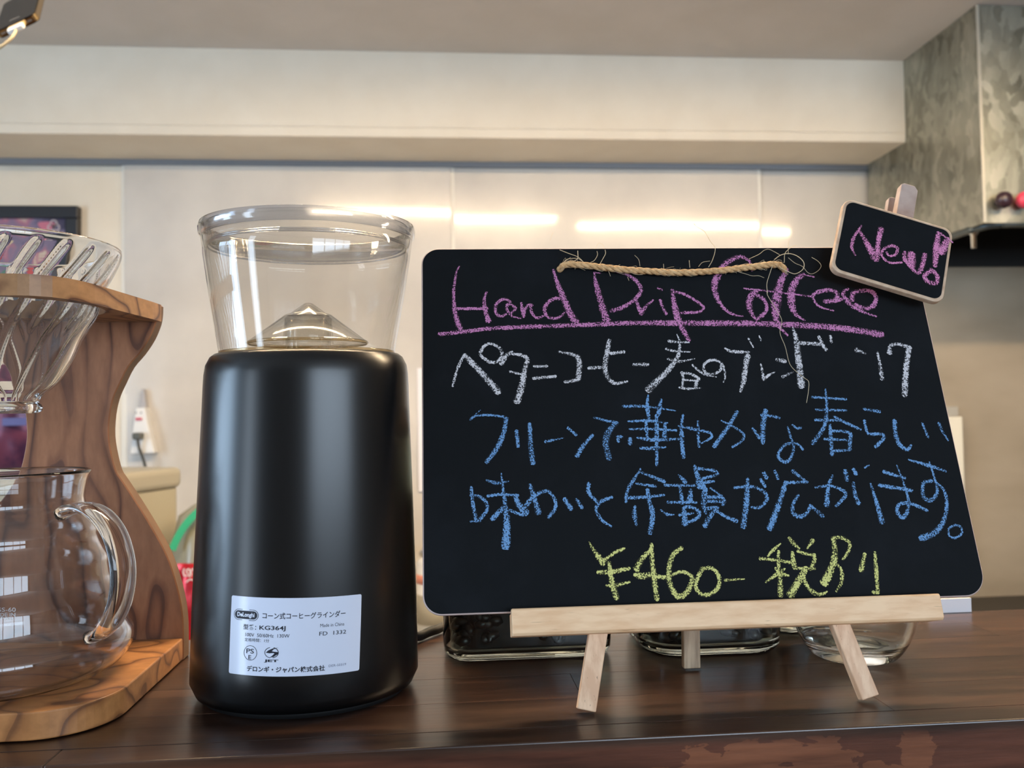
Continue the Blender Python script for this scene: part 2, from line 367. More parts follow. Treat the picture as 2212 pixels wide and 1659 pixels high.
# ------------------------------------------------------------------ room
CEIL, WALL, BEAMY, BEAMZ, FLOOR = 1.083, 2.40, 2.172, .857, -1.10
LX, RX, RY = -2.4, 3.3, -2.7
MB().box((LX-.1, RY-.1, FLOOR-.05), (RX+.1, WALL+.1, FLOOR)).build('floor', noisy('floor_boards', (120, 96, 74), (100, 78, 58), 4, .5, (1, 6, 1)), kind='structure')
MB().box((LX-.1, RY-.1, CEIL), (RX+.1, WALL+.1, CEIL+.05)).build('ceiling', M['ceiling'], kind='structure')
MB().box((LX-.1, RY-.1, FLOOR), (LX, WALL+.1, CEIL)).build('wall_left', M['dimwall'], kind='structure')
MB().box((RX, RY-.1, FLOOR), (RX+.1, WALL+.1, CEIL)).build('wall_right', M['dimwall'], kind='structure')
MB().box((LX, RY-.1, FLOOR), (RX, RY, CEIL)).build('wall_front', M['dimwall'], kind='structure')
wb = MB().box((LX, WALL, FLOOR), (RX, WALL+.1, CEIL)).build('wall_back', M['plaster'], kind='structure')
S = [-.889, .026, .937, 1.85, 2.76, RX-.01]
random.seed(3)
for i in range(5):
    mb = MB().box((0, 0, -.62), (S[i+1]-S[i]-.004, .006, BEAMZ-.016))
    o = mb.build('panel', M['panel'], wb, bevel=.001, segs=1)
    o.location = (S[i]+.002, WALL-.0075, 0); o.rotation_euler = ([.010, .001, -.006, 0, 0][i], 0, [.002, -.002, .002, 0, 0][i])
    MB().box((S[i]-.007, WALL-.0095, -.62), (S[i]+.007, WALL-.001, BEAMZ-.016)).build('joint_strip', M['joint'], wb)
def splash():
    q = P('brushed_splash_steel', (196, 178, 150), .3, metal=.3)
    nz = q.n('ShaderNodeTexNoise'); nz.inputs['Scale'].default_value = 3; nz.inputs['Detail'].default_value = 3; q.l(q.coord((1, 1, 2)), nz.inputs['Vector'])
    r = q.ramp(nz.outputs['Fac'], [(.35, (176, 160, 136)), (.65, (196, 180, 156))]); q.l(r.outputs[0], q.b.inputs['Base Color']); return q.m
MB().box((1.305, WALL-.0125, -.47), (3.1, WALL-.0098, .60)).build('splash_panel', splash(), wb, label='dull steel splash panel under the hood')
MB().box((LX, WALL-.018, BEAMZ-.016), (RX, WALL, BEAMZ)).build('trim_1', M['alu'], kind='structure')
MB().box((LX, BEAMY+.006, BEAMZ), (RX, WALL, CEIL)).build('wall_beam', M['plaster'], kind='structure')
mb = MB(); mb.prism([(BEAMY+.010, .8575), (BEAMY+.010, .8815), (BEAMY, .8815), (BEAMY+.002, .8575)], lambda a, b: (LX, a, b), lambda a, b: (RX, a, b)); mb.build('trim_2', M['plaster'], kind='structure')
MB().box((LX, BEAMY, .8822), (RX, BEAMY+.0058, CEIL)).build('trim_3', M['plaster'], kind='structure')

# windows behind the camera and on the left wall
dayc = (.68, .83, 1.0, 1)
winm = emit('daylit_pane', dayc, WIN_L); doorm = emit('daylit_door_pane', dayc, DOOR_L)
def window(name, axis, fixed, a0, a1, z0, z1, nv, nh, mat):
    w = struct(name, (0, 0, 0))
    def pt(a, z, d): return (fixed+d, a, z) if axis == 'x' else (a, fixed+d, z)
    t = .02
    for i in range(nv):
        for j in range(nh):
            b0 = a0+(a1-a0)*i/nv+t; b1 = a0+(a1-a0)*(i+1)/nv-t; c0 = z0+(z1-z0)*j/nh+t; c1 = z0+(z1-z0)*(j+1)/nh-t
            MB().add([pt(b0, c0, .02), pt(b1, c0, .02), pt(b1, c1, .02), pt(b0, c1, .02)], [(0, 1, 2, 3)]) if 0 else None
            m = MB(); m.add([pt(b0, c0, .02), pt(b1, c0, .02), pt(b1, c1, .02), pt(b0, c1, .02)], [(0, 1, 2, 3)] if axis == 'y' else [(3, 2, 1, 0)]); m.build('pane', mat, w)
    fr = MB()
    for i in range(nv+1):
        a = a0+(a1-a0)*i/nv; p = pt(a-t, z0-t, 0); q = pt(a+t, z1+t, .04); fr.box([min(x, y) for x, y in zip(p, q)], [max(x, y) for x, y in zip(p, q)])
    for j in range(nh+1):
        z = z0+(z1-z0)*j/nh; p = pt(a0-t, z-t, .001); q = pt(a1+t, z+t, .039); fr.box([min(x, y) for x, y in zip(p, q)], [max(x, y) for x, y in zip(p, q)])
    fr.build('window_frame', M['white'], w)
window('window_1', 'x', LX, -.35, .62, -.35, .85, 2, 1, emit('daylit_side_pane', (.55, .76, 1.0, 1), WIN_L*1.25))
window('window_2', 'y', RY, .38, 3.1, .0, 1.0, 4, 1, winm)
window('door_1', 'x', LX, -1.65, -1.15, FLOOR+.03, .9, 1, 1, doorm)

# ceiling lamps: fluorescent tube fittings above the counter
tubem = emit('lit_tube', (1, .75, .47, 1), TUBE_L)
for k, (x0, x1, yy, g) in enumerate(((-.60, .53, .93, 'left'), (.64, 1.80, .79, 'right'))):
    t = thing('ceiling_lamp', 'white fluorescent tube fitting on the ceiling, nearer the '+('grinder' if g == 'left' else 'steel hood')+' end', 'ceiling lamp', ((x0+x1)/2, yy, CEIL), 'fluorescent tube fittings above the counter')
    m = MB(); m.prism([(-.075, 0), (-.067, -.052), (-.062, -.05), (-.045, -.012), (.045, -.012), (.062, -.05), (.067, -.052), (.075, 0)], lambda a, b: (x0-.03, yy+a, CEIL+b), lambda a, b: (x1+.03, yy+a, CEIL+b)); m.build('housing', M['white'], t)
    for dy in (-.027, .027):
        m = MB(); m.tube([(x0, yy+dy, CEIL-.04), (x1, yy+dy, CEIL-.04)], .014, 16); m.build('tube', tubem, t)
    for s, xx in ((1, x0), (-1, x1)):
        MB().box((xx-.012, yy-.045, CEIL-.056), (xx+.002, yy+.045, CEIL-.013)).build('tube_holder', M['white'], t)

# ------------------------------------------------------------------ range hood
HX, HY, HZ = 1.2708, 1.8535, .560
h = thing('range_hood', 'galvanised steel range hood duct with black open underside', 'range hood', (2.0, 2.1, HZ))
m = MB(); XR = 2.9
m.box((HX, HY, HZ), (HX+.004, WALL-.02, CEIL-.001)); m.build('side_panel', M['galv'], h)
m = MB(); m.box((HX+.0045, HY, HZ), (XR, HY+.004, CEIL-.001)); m.build('front_panel', M['galv'], h)
m = MB(); m.box((HX-.003, HY-.003, HZ), (HX+.0035, HY-.0002, CEIL-.002)); m.build('corner_seam', M['seam'], h)
m = MB(); m.box((HX+.006, HY+.02, HZ+.10), (XR, WALL-.01, HZ+.104)); m.box((HX+.0045, HY+.005, HZ), (HX+.008, WALL-.01, HZ+.11)); m.box((HX+.01, HY+.0045, HZ), (XR, HY+.008, HZ+.11)); m.box((HX+.01, WALL-.028, HZ-.012), (XR, WALL-.01, HZ+.11)); m.build('filter_cavity', M['blackin'], h)
m = MB()
lp = [V((HX+.004, WALL-.03, HZ-.004)), V((HX+.004, HY+.10, HZ-.004)), V((HX+.010, HY+.06, HZ-.003)), V((HX+.03, HY+.028, HZ)), V((HX+.07, HY+.016, HZ+.001)), V((HX+.2, HY+.014, HZ+.001)), V((XR, HY+.014, HZ+.001))]
m.tube(catmull(lp, 6), .009, 10); m.build('rolled_lip', M['lip'], h)
m = MB(); bp = ony(2091, 508, HY+.10); m.lathe([(0, .004), (.012, .004), (.012, -.006), (.009, -.012), (.006, -.013), (.006, -.045), (0, -.045)], (HX+.022, HY+.075, HZ+.0), 16); m.build('bolt', M['chrome'], h)
for nm, px, col, lab in (('magnet_knob', 2168, (52, 34, 42), 'dark purple round magnet on the steel hood front'), ('magnet_knob', 2213, (214, 66, 92), 'pinkish red round magnet at the right edge on the steel hood')):
    c = ony(px, 432, HY-.022)
    m = MB(); pr = []
    m.lathe([(0, -.004), (.009, -.004), (.010, -.012), (.0175, -.018), (.020, -.026), (.018, -.035), (.010, -.041), (0, -.042)], (0, 0, 0), 28)
    for q in m.v: x, y, z = q; q.x, q.y, q.z = c.x+x, HY+.004+z, c.z+y
    o = m.build(nm, P('knob', col, .3).m, origin=(c.x, HY-.001, c.z)); tag(o, lab, 'magnet', 'round magnets on the steel hood')
# wall-side worktop and stove
MB().box((LX+.001, 1.62, FLOOR+.001), (.95, WALL-.015, -.43)).build('kitchen_worktop', M['steel'], origin=(-.7, 2, FLOOR)); tag(bpy.data.objects['kitchen_worktop'], 'pale kitchen worktop running along the panelled wall', 'worktop')
st = thing('gas_stove', 'dark stove top under the range hood, glimpsed behind the counter', 'stove', (2.1, 2, FLOOR))
MB().box((.955, 1.66, FLOOR+.001), (RX-.01, WALL-.015, -.44)).build('stove_body', M['stove'], st)
for sx in (1.55, 2.1, 2.6):
    m = MB(); m.lathe([(.09, 0), (.10, .004), (.09, .012), (.07, .014), (.06, .004)], (sx, 2.02, -.439), 32, closed=True); m.build('burner_ring', M['blackin'], st)

# ------------------------------------------------------------------ picture on the wall
pf = thing('picture_frame', 'black framed purple picture on the wall above the dripper', 'picture', (-1.2, WALL-.006, .6))
px1, pz1, px0, pz0 = -1.0065, .723, -1.42, .46
fw = .034
m = MB()
for a, b in (((px0, pz1-fw), (px1, pz1)), ((px0, pz0), (px1, pz0+fw)), ((px0, pz0+fw), (px0+fw, pz1-fw)), ((px1-fw, pz0+fw), (px1, pz1-fw))):
    m.box((a[0], WALL-.028, a[1]), (b[0], WALL-.001, b[1]))
m.build('frame', P('black_frame', (26, 22, 24), .35).m, pf, bevel=.003)
def pic_mat():
    q = P('printed_picture', (120, 105, 130), .5)
    nz = q.n('ShaderNodeTexNoise'); nz.inputs['Scale'].default_value = 13; nz.inputs['Detail'].default_value = 2; nz.inputs['Distortion'].default_value = 1.2; q.l(q.coord(loc=(.3, 0, 0)), nz.inputs['Vector'])
    r = q.ramp(nz.outputs['Fac'], [(.3, (62, 52, 78)), (.44, (116, 104, 132)), (.56, (128, 112, 138)), (.66, (176, 110, 130)), (.74, (206, 190, 170))]); q.l(r.outputs[0], q.b.inputs['Base Color']); return q.m
m = MB(); m.box((px0+fw-.002, WALL-.016, pz0+fw-.002), (px1-fw+.002, WALL-.006, pz1-fw+.002)); m.build('print', pic_mat(), pf)
blob = [(-1.095, .668, .020, (196, 112, 132)), (-1.11, .520, .026, (196, 60, 60)), (-1.16, .545, .03, (210, 205, 196)), (-1.20, .50, .035, (80, 130, 110)), (-1.055, .55, .022, (96, 140, 126)), (-1.25, .59, .03, (180, 60, 56)), (-1.225, .655, .024, (58, 46, 66)), (-1.195, .635, .012, (204, 184, 150))]
for i, (x, z, r, c) in enumerate(blob):
    m = MB(); pts = [(x+r*(1+.25*sin(3*a+i))*cos(a), z+r*.8*(1+.2*cos(2*a+i))*sin(a)) for a in [2*pi*k/20 for k in range(20)]]
    m.prism(pts, lambda a, b: (a, WALL-.0164, b), lambda a, b: (a, WALL-.0155, b)); m.build('print_patch', P('print_patch', c, .5).m, pf)
m = MB()
for k in range(3):
    a = k*2*pi/3+pi/2; m.lathe([(.006, -.0004), (.010, -.0004), (.010, .0004), (.006, .0004)], (0, 0, 0), 16, closed=True)
    for q in m.v[-64:]: x, y, z = q; q.x, q.y, q.z = -1.075+.0085*cos(a)+x, WALL-.017+z, .668+.0085*sin(a)+y
m.build('flower_mark', P('mark', (200, 186, 190), .5).m, pf)

# ------------------------------------------------------------------ wall socket with tap and plug
so = thing('power_tap', 'white plug-in power tap with red switch on the wall, grey plug hanging from it', 'power tap', (-.82, WALL-.008, .09))
def wq(x, y): p = ony(x, y, WALL-.02); return (p.x, p.z)
m = MB(); o4 = [wq(288, 980), wq(341, 978), wq(326, 915), wq(320, 880), wq(299, 881), wq(294, 925)]
m.prism(o4, lambda a, b: (a, WALL-.045, b), lambda a, b: (a, WALL-.009, b)); m.build('tap_body', M['white'], so, bevel=.003)
m = MB(); o4 = [wq(302, 881), wq(319, 881), wq(314, 842), wq(308, 840)]
m.prism(o4, lambda a, b: (a, WALL-.03, b), lambda a, b: (a, WALL-.009, b)); m.build('tap_tip', P('tap_grey', (176, 172, 172), .5).m, so, bevel=.002)
a = wq(301, 908); b = wq(314, 902); MB().box((a[0], WALL-.049, a[1]), (b[0], WALL-.0455, b[1])).build('switch', P('red_switch', (206, 92, 104), .4).m, so)
for x in (301, 312): a = wq(x, 892); MB().box((a[0]-.001, WALL-.0462, a[1]-.002), (a[0]+.001, WALL-.0452, a[1]+.003)).build('slot', M['blackm'], so)
m = MB(); c = wq(310, 940); m.box((c[0]-.012, WALL-.075, c[1]-.011), (c[0]+.012, WALL-.0455, c[1]+.008)); m.build('plug', P('plug_grey', (88, 90, 84), .5).m, so, bevel=.005)
e = [wq(*p) for p in ((310, 945), (311, 965), (316, 985), (320, 1008), (322, 1060))]
m = MB(); m.tube(catmull([V((x, WALL-.065+.03*k/4, z)) for k, (x, z) in enumerate(e)], 5), .0042, 8); m.build('plug_cord', P('cord_grey', (80, 80, 76), .5).m, so)

# white notice by the board, small items on the worktop
c0 = ony(901, 795, WALL-.02); c1 = ony(912, 1062, WALL-.02)
o = MB().box((c0.x, WALL-.013, c1.z), (c0.x+.19, WALL-.0085, c0.z)).build('wall_notice', M['paper'], origin=(c0.x, WALL-.01, c1.z)); tag(o, 'white sheet on the wall between grinder and chalkboard', 'notice')
c0 = ony(2064, 878, WALL-.03); c1 = ony(2086, 1260, WALL-.03)
hb = thing('wall_heater_box', 'cream box with grey clip on the wall right of the chalkboard', 'box', (c0.x-.1, WALL-.01, c1.z))
MB().box((c0.x-.2, WALL-.05, c1.z), (c0.x+.008, WALL-.0085, c0.z-.03)).build('box_body', P('cream_box', (234, 226, 206), .5).m, hb, bevel=.003)
MB().box((c0.x-.2, WALL-.045, c0.z-.0295), (c0.x-.001, WALL-.0085, c0.z)).build('box_clip', P('clip_grey', (176, 170, 158), .4).m, hb, bevel=.002)
bn = thing('storage_bin', 'beige lidded bin with rounded corners behind the wooden stand', 'bin', (-.9, 1.85, -.43))
A = onz(271, 1022, .02); B = onz(404, 1008, .02); dr = (B-A).normalized(); pr_ = V((-dr.y, dr.x, 0))
def bl(u, w, z): q = B + dr*u + pr_*w; return (q.x, q.y, z)
m = MB(); m.prism(rrect(-.24, .0, .0, .32, .035), lambda a, b: bl(a, b, -.025), lambda a, b: bl(a, b, .02)); m.build('lid', P('beige_lid', (180, 173, 154), .45).m, bn, bevel=.012, segs=3)
m = MB(); m.prism(rrect(-.235, .006, -.006, .315, .035), lambda a, b: bl(a, b, -.428), lambda a, b: bl(a, b, -.026)); m.build('bin_body', P('beige_bin', (188, 180, 156), .5).m, bn)
# snack packet on the bin
c = ony(10, 1010, 1.85)
pk = thing('snack_packet', 'purple foil packet behind the waist of the wooden stand', 'packet', (c.x, 1.85, .0205))
def foil(name, col, col2, sc_=20):
    return noisy(name, col, col2, sc_, .25, bump=.6, metal=.35, lo=.42, hi=.58)
m = MB(); nx, nz_ = 14, 18; g = []
for sgn in (-1, 1):
    for j in range(nz_+1):
        for i in range(nx+1):
            u = i/nx*2-1; w_ = j/nz_; th = .03*(1-abs(u)**3)*(sin(pi*min(1, w_*1.02))**.6 if 0 < w_ < 1 else 0)
            g.append((c.x+u*.075, 1.85+sgn*(th+.0006)+.003*mn.noise(V((u*3, w_*5, sgn))), .021+.24*w_))
fs = []
for sgn in range(2):
    o0 = sgn*(nx+1)*(nz_+1)
    for j in range(nz_):
        for i in range(nx): a = o0+j*(nx+1)+i; fs.append((a, a+1, a+nx+2, a+nx+1))
m.add(g, fs, 0, True); m.build('pouch', foil('purple_foil', (112, 62, 84), (70, 44, 70), 18), pk)
for k, (zz, cc) in enumerate(((.10, (66, 64, 120)), (.145, (150, 130, 156)))):
    MB().box((c.x+.012+.008*k, 1.85-.0345, .021+zz), (c.x+.060, 1.85-.0335, .021+zz+.016)).build('printed_band', P('band', cc, .4).m, pk)
# clear bag with green strap and red packet
bg = thing('clear_bag', 'clear plastic bag with a bright green strap beside the bin', 'bag', ony(415, 1240, 1.78))
bg.matrix_world = Matrix.Translation(V((ony(415, 1240, 1.78).x, 1.80, -.43)))
m = MB(); p0 = [ony(x, y, 1.78) for x, y in ((371, 1188), (385, 1158), (402, 1132), (425, 1108), (460, 1085))]
ws = .0075; pts = catmull(p0, 6); vs = []; fs = []
for i, q in enumerate(pts):
    t = (pts[min(i+1, len(pts)-1)]-pts[max(i-1, 0)]).normalized(); nn = V((-t.z, 0, t.x))
    for s_ in (-1, 1):
        for d in (0, .003): vs.append(q+nn*ws*s_+V((0, d, 0)))
for i in range(len(pts)-1):
    a = i*4; b = a+4; fs += [(a, a+2, b+2, b), (a+1, a+3, b+3, b+1), (a, a+1, b+1, b), (a+2, a+3, b+3, b+2)]
m.add(vs, fs); m.build('strap', P('green_strap', (58, 176, 124), .5).m, bg)
m = MB(); cc = ony(425, 1190, 1.84)
m.lathe([(0, -.43), (.075, -.43), (.082, -.30), (.078, -.18), (.060, -.08), (.03, -.055), (0, -.05)], (cc.x+.02, 1.86, 0), 40, rfun=lambda k, a, r, z: r*(1+.06*sin(5*a+k*1.3)+.03*sin(11*a+k))); m.build('bag_body', P('milky_plastic', (176, 172, 150), .3, trans=.35).m, bg)
rp = thing('red_packet', 'shiny red packet with white lettering between stand and grinder', 'packet', (0, 0, 0)); rc = ony(425, 1290, 1.70)
rp.matrix_world = Matrix.Translation(V((rc.x, 1.70, -.43)))
topz = ony(410, 1218, 1.70).z
m = MB(); g = []; fs = []; nx = 12; hh = topz+.43
for sgn in (-1, 1):
    for j in range(nz_+1):
        for i in range(nx+1):
            u = i/nx*2-1; w_ = j/nz_; th = .025*(1-abs(u)**3)*(sin(pi*w_)**.5 if 0 < w_ < 1 else 0)
            g.append((rc.x+u*(.040-.006*sin(w_*9)), 1.70+sgn*(th+.0006)+.004*mn.noise(V((u*2, w_*6, 2))), -.429+hh*w_))
for sgn in range(2):
    o0 = sgn*(nx+1)*(nz_+1)
    for j in range(nz_):
        for i in range(nx): a = o0+j*(nx+1)+i; fs.append((a, a+1, a+nx+2, a+nx+1))
m.add(g, fs, 0, True); m.build('pouch', foil('red_foil', (206, 34, 42), (180, 24, 34), 30), rp)
wm = P('packet_lettering', (236, 232, 230), .4).m
for pts in ([(398, 1228), (396, 1236), (399, 1244), (404, 1243)], [(405, 1240), (403, 1232), (409, 1230), (411, 1238), (407, 1243), (412, 1246)], [(414, 1244), (413, 1234), (418, 1229), (421, 1236)], [(402, 1258), (410, 1252), (419, 1254)]):
    m = MB(); m.tube(catmull([ony(x, y, 1.672) for x, y in pts], 5), .0013, 6); m.build('lettering', wm, rp)
cn = thing('white_canister', 'white canister with salmon band on the worktop, seen through the gap by the chalkboard', 'canister', (0, 0, 0)); q = ony(912, 1250, 2.2)
cn.matrix_world = Matrix.Translation(V((q.x+.03, 2.2, -.43)))
zt = ony(905, 1207, 2.2).z; z1 = ony(905, 1238, 2.2).z; z2 = ony(905, 1257, 2.2).z; z3 = ony(905, 1281, 2.2).z
m = MB(); m.lathe([(0, -.429), (.045, -.429), (.045, z2), (.045, z2), (.045, zt-.01), (.038, zt), (0, zt)], (q.x+.03, 2.2, 0), 32); m.build('canister_body', M['white'], cn)
m = MB(); m.lathe([(.0458, z2), (.0462, z2), (.0462, z1), (.0458, z1)], (q.x+.03, 2.2, 0), 32, closed=True); m.build('band', P('salmon', (232, 150, 126), .5).m, cn)
m = MB(); m.lathe([(.0458, -.41), (.0462, -.41), (.0462, z3), (.0458, z3)], (q.x+.03, 2.2, 0), 32, closed=True); m.build('lower_band', P('greyband', (168, 160, 142), .5).m, cn)
fa = thing('faucet', 'chrome faucet spout glimpsed between grinder and chalkboard', 'faucet', (0, 0, 0)); q2 = ony(915, 1200, 2.3)
fa.matrix_world = Matrix.Translation(V((q2.x+.03, 2.33, -.43)))
m = MB(); m.tube(catmull([V((q2.x+.035, 2.33, -.429)), V((q2.x+.035, 2.33, -.27)), V((q2.x+.03, 2.31, -.235)), V((q2.x+.012, 2.29, -.232)), V((q2.x-.002, 2.265, -.245))], 8), .010, 12); m.build('spout', M['chrome'], fa)

# ------------------------------------------------------------------ phone hanging at the upper left
ph = thing('smartphone', 'black smartphone with bright metal rim and white charging plug, at the upper left', 'phone', (0, 0, 0))
pc = ony(74.5, 29, 1.1)
ph.matrix_world = Matrix.Translation(pc)
w3, h3, n3 = V((.9066, -.0842, .4136)), V((-.2448, .6933, .6778)), V((-.3438, -.7157, .6079))
n3 = w3.cross(h3); n3 = n3 if n3.dot(pc-CAM) < 0 else -n3
def PH(a, b, c): return pc + w3*(a) + h3*b + n3*(c-.0088)   # a: 0 right edge .. -.0586, b up, c out
def rot_of(): pass
m = MB(); m.prism(rrect(-.0586, 0, 0, .115, .009, 6), lambda a, b: PH(a, b, 0), lambda a, b: PH(a, b, .0075), smooth=False); m.build('rim', P('phone_rim', (214, 186, 138), .22, metal=1).m, ph)
m = MB(); m.prism(rrect(-.0576, .001, -.001, .114, .008, 6), lambda a, b: PH(a, b, .0075), lambda a, b: PH(a, b, .0088)); m.prism(rrect(-.0576, .001, -.001, .114, .008, 6), lambda a, b: PH(a, b, -.0013), lambda a, b: PH(a, b, 0)); m.build('glass_back', P('phone_back', (12, 13, 15), .25, spec=.2).m, ph)
slotm = P('slot_light', (190, 190, 190), .3, metal=.8).m
for a, b in ((-.051, -.045), (-.014, -.008)): m = MB(); m.prism([(a, .0028), (b, .0028), (b, .0048), (a, .0048)], lambda x, y: PH(x, -.0003, y), lambda x, y: PH(x, .0004, y)); m.build('speaker_slot', slotm, ph)
m = MB(); m.prism(rrect(-.0405, -.0115, -.0185, -.0004, .003, 4), lambda a, b: PH(a, b, .0008), lambda a, b: PH(a, b, .0068)); m.build('charging_plug', M['white'], ph, bevel=.0012)
m = MB(); m.tube(catmull([PH(-.0295, -.011, .0038), PH(-.0295, -.022, .0036), PH(-.037, -.034, .002), PH(-.06, -.040, 0), PH(-.1, -.03, 0), PH(-.16, .05, 0), PH(-.17, .3, 0)], 6), .0019, 8); m.build('charging_cable', P('cable_beige', (176, 162, 132), .5).m, ph)
m = MB(); top = PH(-.03, .10, -.0015); m.tube([top, top+V((-.03, .06, .03)), V((top.x-.03, top.y+.06, CEIL))], .004, 8); m.build('holder_arm', M['blackm'], ph)

def text_mesh(body, size=1.0, bold=0, align='LEFT', spacing=1.0, wsx=1.0):
    cu = bpy.data.curves.new('txt', 'FONT'); cu.body = body; cu.size = size; cu.offset = bold; cu.align_x = align; cu.space_character = spacing
    cu.resolution_u = 3; ob = bpy.data.objects.new('txt', cu); COL.objects.link(ob)
    dg = bpy.context.evaluated_depsgraph_get(); me = bpy.data.meshes.new_from_object(ob.evaluated_get(dg))
    vs = [V((v.co.x*wsx, v.co.y, 0)) for v in me.vertices]; fs = [list(p.vertices) for p in me.polygons]
    bpy.data.objects.remove(ob); bpy.data.curves.remove(cu); bpy.data.meshes.remove(me); return vs, fs
m = MB()
vs, fs = text_mesh('iPhone', .0052); m.add([PH(-.0375+v.x, .0165+v.y, .0089) for v in vs], fs); m.build('lettering', P('phone_letters', (150, 152, 155), .4).m, ph)

# ------------------------------------------------------------------ counter
ct = thing('wooden_counter', 'dark stained wooden counter top with worn front edge under grinder and easel', 'counter', (0, .42, -.04))
rows = [.332, .3478, .381, .416, .452, .482, .508]; TH = .038
random.seed(11)
for r in range(6):
    xs = [-1.4]; 
    cuts = {0: [-.153, .42], 1: [-.5, .19, .75], 2: [-.32, .06, .6], 3: [-.7, -.02, .45], 4: [-.25, .31, .9], 5: [-.6, .12, .7]}[r]
    xs = [-1.4] + cuts + [1.6]
    for a, b in zip(xs[:-1], xs[1:]):
        m = MB(); m.box((a, rows[r], -TH), (b-.00006, rows[r+1]-.00004, random.uniform(-.00003, 0)))
        m.build('plank', M['walnut_worn'] if r == 0 else M['walnut'], ct, bevel=.0007 if r == 0 else .00012, segs=3 if r == 0 else 1)
        bpy.data.objects[ct.children[-1].name]
MB().box((-1.4, .36, FLOOR+.001), (1.6, .48, -TH-.0005)).build('support_panel', M['walnut'], ct)

# ------------------------------------------------------------------ coffee grinder
GX, GY, SH = -.0681, .41, .0125
def GR(z):  # body radius
    t = [(0, .0530), (.0083, .0530), (.0412, .0523), (.0854, .0507), (.1299, .0489), (.1523, .0481)]
    for (a, ra), (b, rb) in zip(t[:-1], t[1:]):
        if z <= b: return ra+(rb-ra)*(z-a)/(b-a)
    return t[-1][1]
SYG = .87
gr = thing('coffee_grinder', 'black coffee grinder with clear bean hopper and white rating label', 'coffee grinder', (GX, GY, 0))
prof = [(0, .0045), (.0475, .0045), (.0490, .0030), (.0505, .0032), (.0530, .0085)] + [(GR(z), z) for z in (.02, .0412, .06, .0854, .11, .1299, .145)] + [(.0481, .1500), (.0474, .1545), (.0455, .1583), (.0436, .1598), (.0426, .1598), (.0420, .1560), (0, .1560)]
m = MB(); m.lathe(prof, (GX, GY, 0), 128, SYG, shear=SH); m.build('body', M['black'], gr)
m = MB(); m.lathe([(0, 0.0003), (.0470, .0003), (.0475, .0044), (0, .0044)], (GX, GY, 0), 96, SYG); m.build('base_foot', M['blackm'], gr)
m = MB()
hp = [(.0408, .1562), (.0412, .160), (.0418, .1625), (.0462, .1884), (.0490, .2065), (.0500, .2155)]
inn = [(r-.0012, z) for r, z in hp[::-1]]
m.lathe(hp+inn, (GX, GY, 0), 128, SYG, shear=SH, closed=True); hop = m.build('hopper', M['hopper'], gr)
m = MB(); m.lathe([(.0500, .2158), (.0511, .2172), (.0515, .2200), (.0509, .2222), (.0494, .2226), (.0486, .2215), (.0484, .2160)], (GX, GY, 0), 128, SYG, shear=SH, closed=True); m.build('rim', M['hopper_edge'], gr)
m = MB(); m.lathe([(0, .2120), (.0455, .2120), (.0462, .2126), (.0475, .2200), (.0484, .2205), (.0484, .2216), (.0466, .2216), (.0452, .2134), (0, .2132)], (GX, GY, 0), 128, SYG, shear=SH); lid = m.build('lid', M['hopper'], gr)
m = MB()
for rr, zz in ((.0474, .2112), (.0462, .2124)): m.lathe([(rr, zz), (rr+.0006, zz+.0004), (rr+.0002, zz+.0010), (rr-.0004, zz+.0006)], (GX, GY, 0), 96, SYG, shear=SH, closed=True)
m.build('lid_seal', M['hopper_edge'], lid)
m = MB(); m.lathe([(.0400, .1600), (.0417, .1602), (.0417, .1612), (.0400, .1612)], (GX, GY, 0), 96, SYG, shear=SH, closed=True); m.build('bottom_ring', M['amber'], hop)
m = MB(); m.lathe([(.0120, .1650), (.0280, .1650), (.0282, .1660), (.0275, .1668), (.0120, .1784), (.0110, .1780), (.0120, .1664)], (GX, GY, 0), 64, SYG, shear=SH, closed=True); cone = m.build('bean_guide', M['cone'], gr)
m = MB(); m.lathe([(.0283, .1648), (.0290, .1654), (.0284, .1664), (.0274, .1656)], (GX, GY, 0), 64, SYG, shear=SH, closed=True); m.build('guide_rim', M['amber'], cone)
m = MB(); m.lathe([(.0105, .1600), (.0108, .1770), (.0114, .1776), (.0114, .1790), (.0085, .1800), (.0020, .1848), (0, .1852), (0, .1842), (.0015, .1838), (.0080, .1790), (.0098, .1780), (.0098, .1600)], (GX, GY, 0), 48, SYG, shear=SH); m.build('guide_hub', M['cone'], cone)
# dark grinding shaft area at the bottom of the hopper
m = MB(); m.lathe([(0, .1562), (.039, .1562), (.040, .1575), (.020, .1590), (.009, .1596), (.009, .1600), (0, .1600)], (GX, GY, 0), 64, SYG, shear=SH); m.build('hopper_floor', P('floor_dark', (70, 62, 52), .5).m, gr)

def gsurf(th, z, off=.00012):
    r = GR(z)+off; return V((GX+SH*z+r*sin(th), GY-(GR(z)*SYG+off)*cos(th), z))
# label corners: find theta, z by marching rays
def ghit(x, y):
    d = ray(x, y); best = None
    t0, t1 = .2, .6
    for i in range(4000):
        t = t0+(t1-t0)*i/4000; p = CAM+d*t; r = GR(max(0, min(p.z, .16)))
        if ((p.x-GX-SH*p.z)/r)**2 + ((p.y-GY)/(r*SYG))**2 <= 1: return atan2((p.x-GX-SH*p.z)/r, -(p.y-GY)/(r*SYG)), p.z
    return None
cTL, cTR, cBR, cBL = ghit(501.5, 1285.5), ghit(780.5, 1283), ghit(775.5, 1447.5), ghit(495, 1453.5)
LW, LH = 1825., 1105.
def lab(x, y, off=.00012):
    u = x/LW; v = y/LH
    th = (1-v)*((1-u)*cTL[0]+u*cTR[0]) + v*((1-u)*cBL[0]+u*cBR[0]); z = (1-v)*((1-u)*cTL[1]+u*cTR[1]) + v*((1-u)*cBL[1]+u*cBR[1])
    return gsurf(th, z, off)
m = MB(); n = 48; g = []
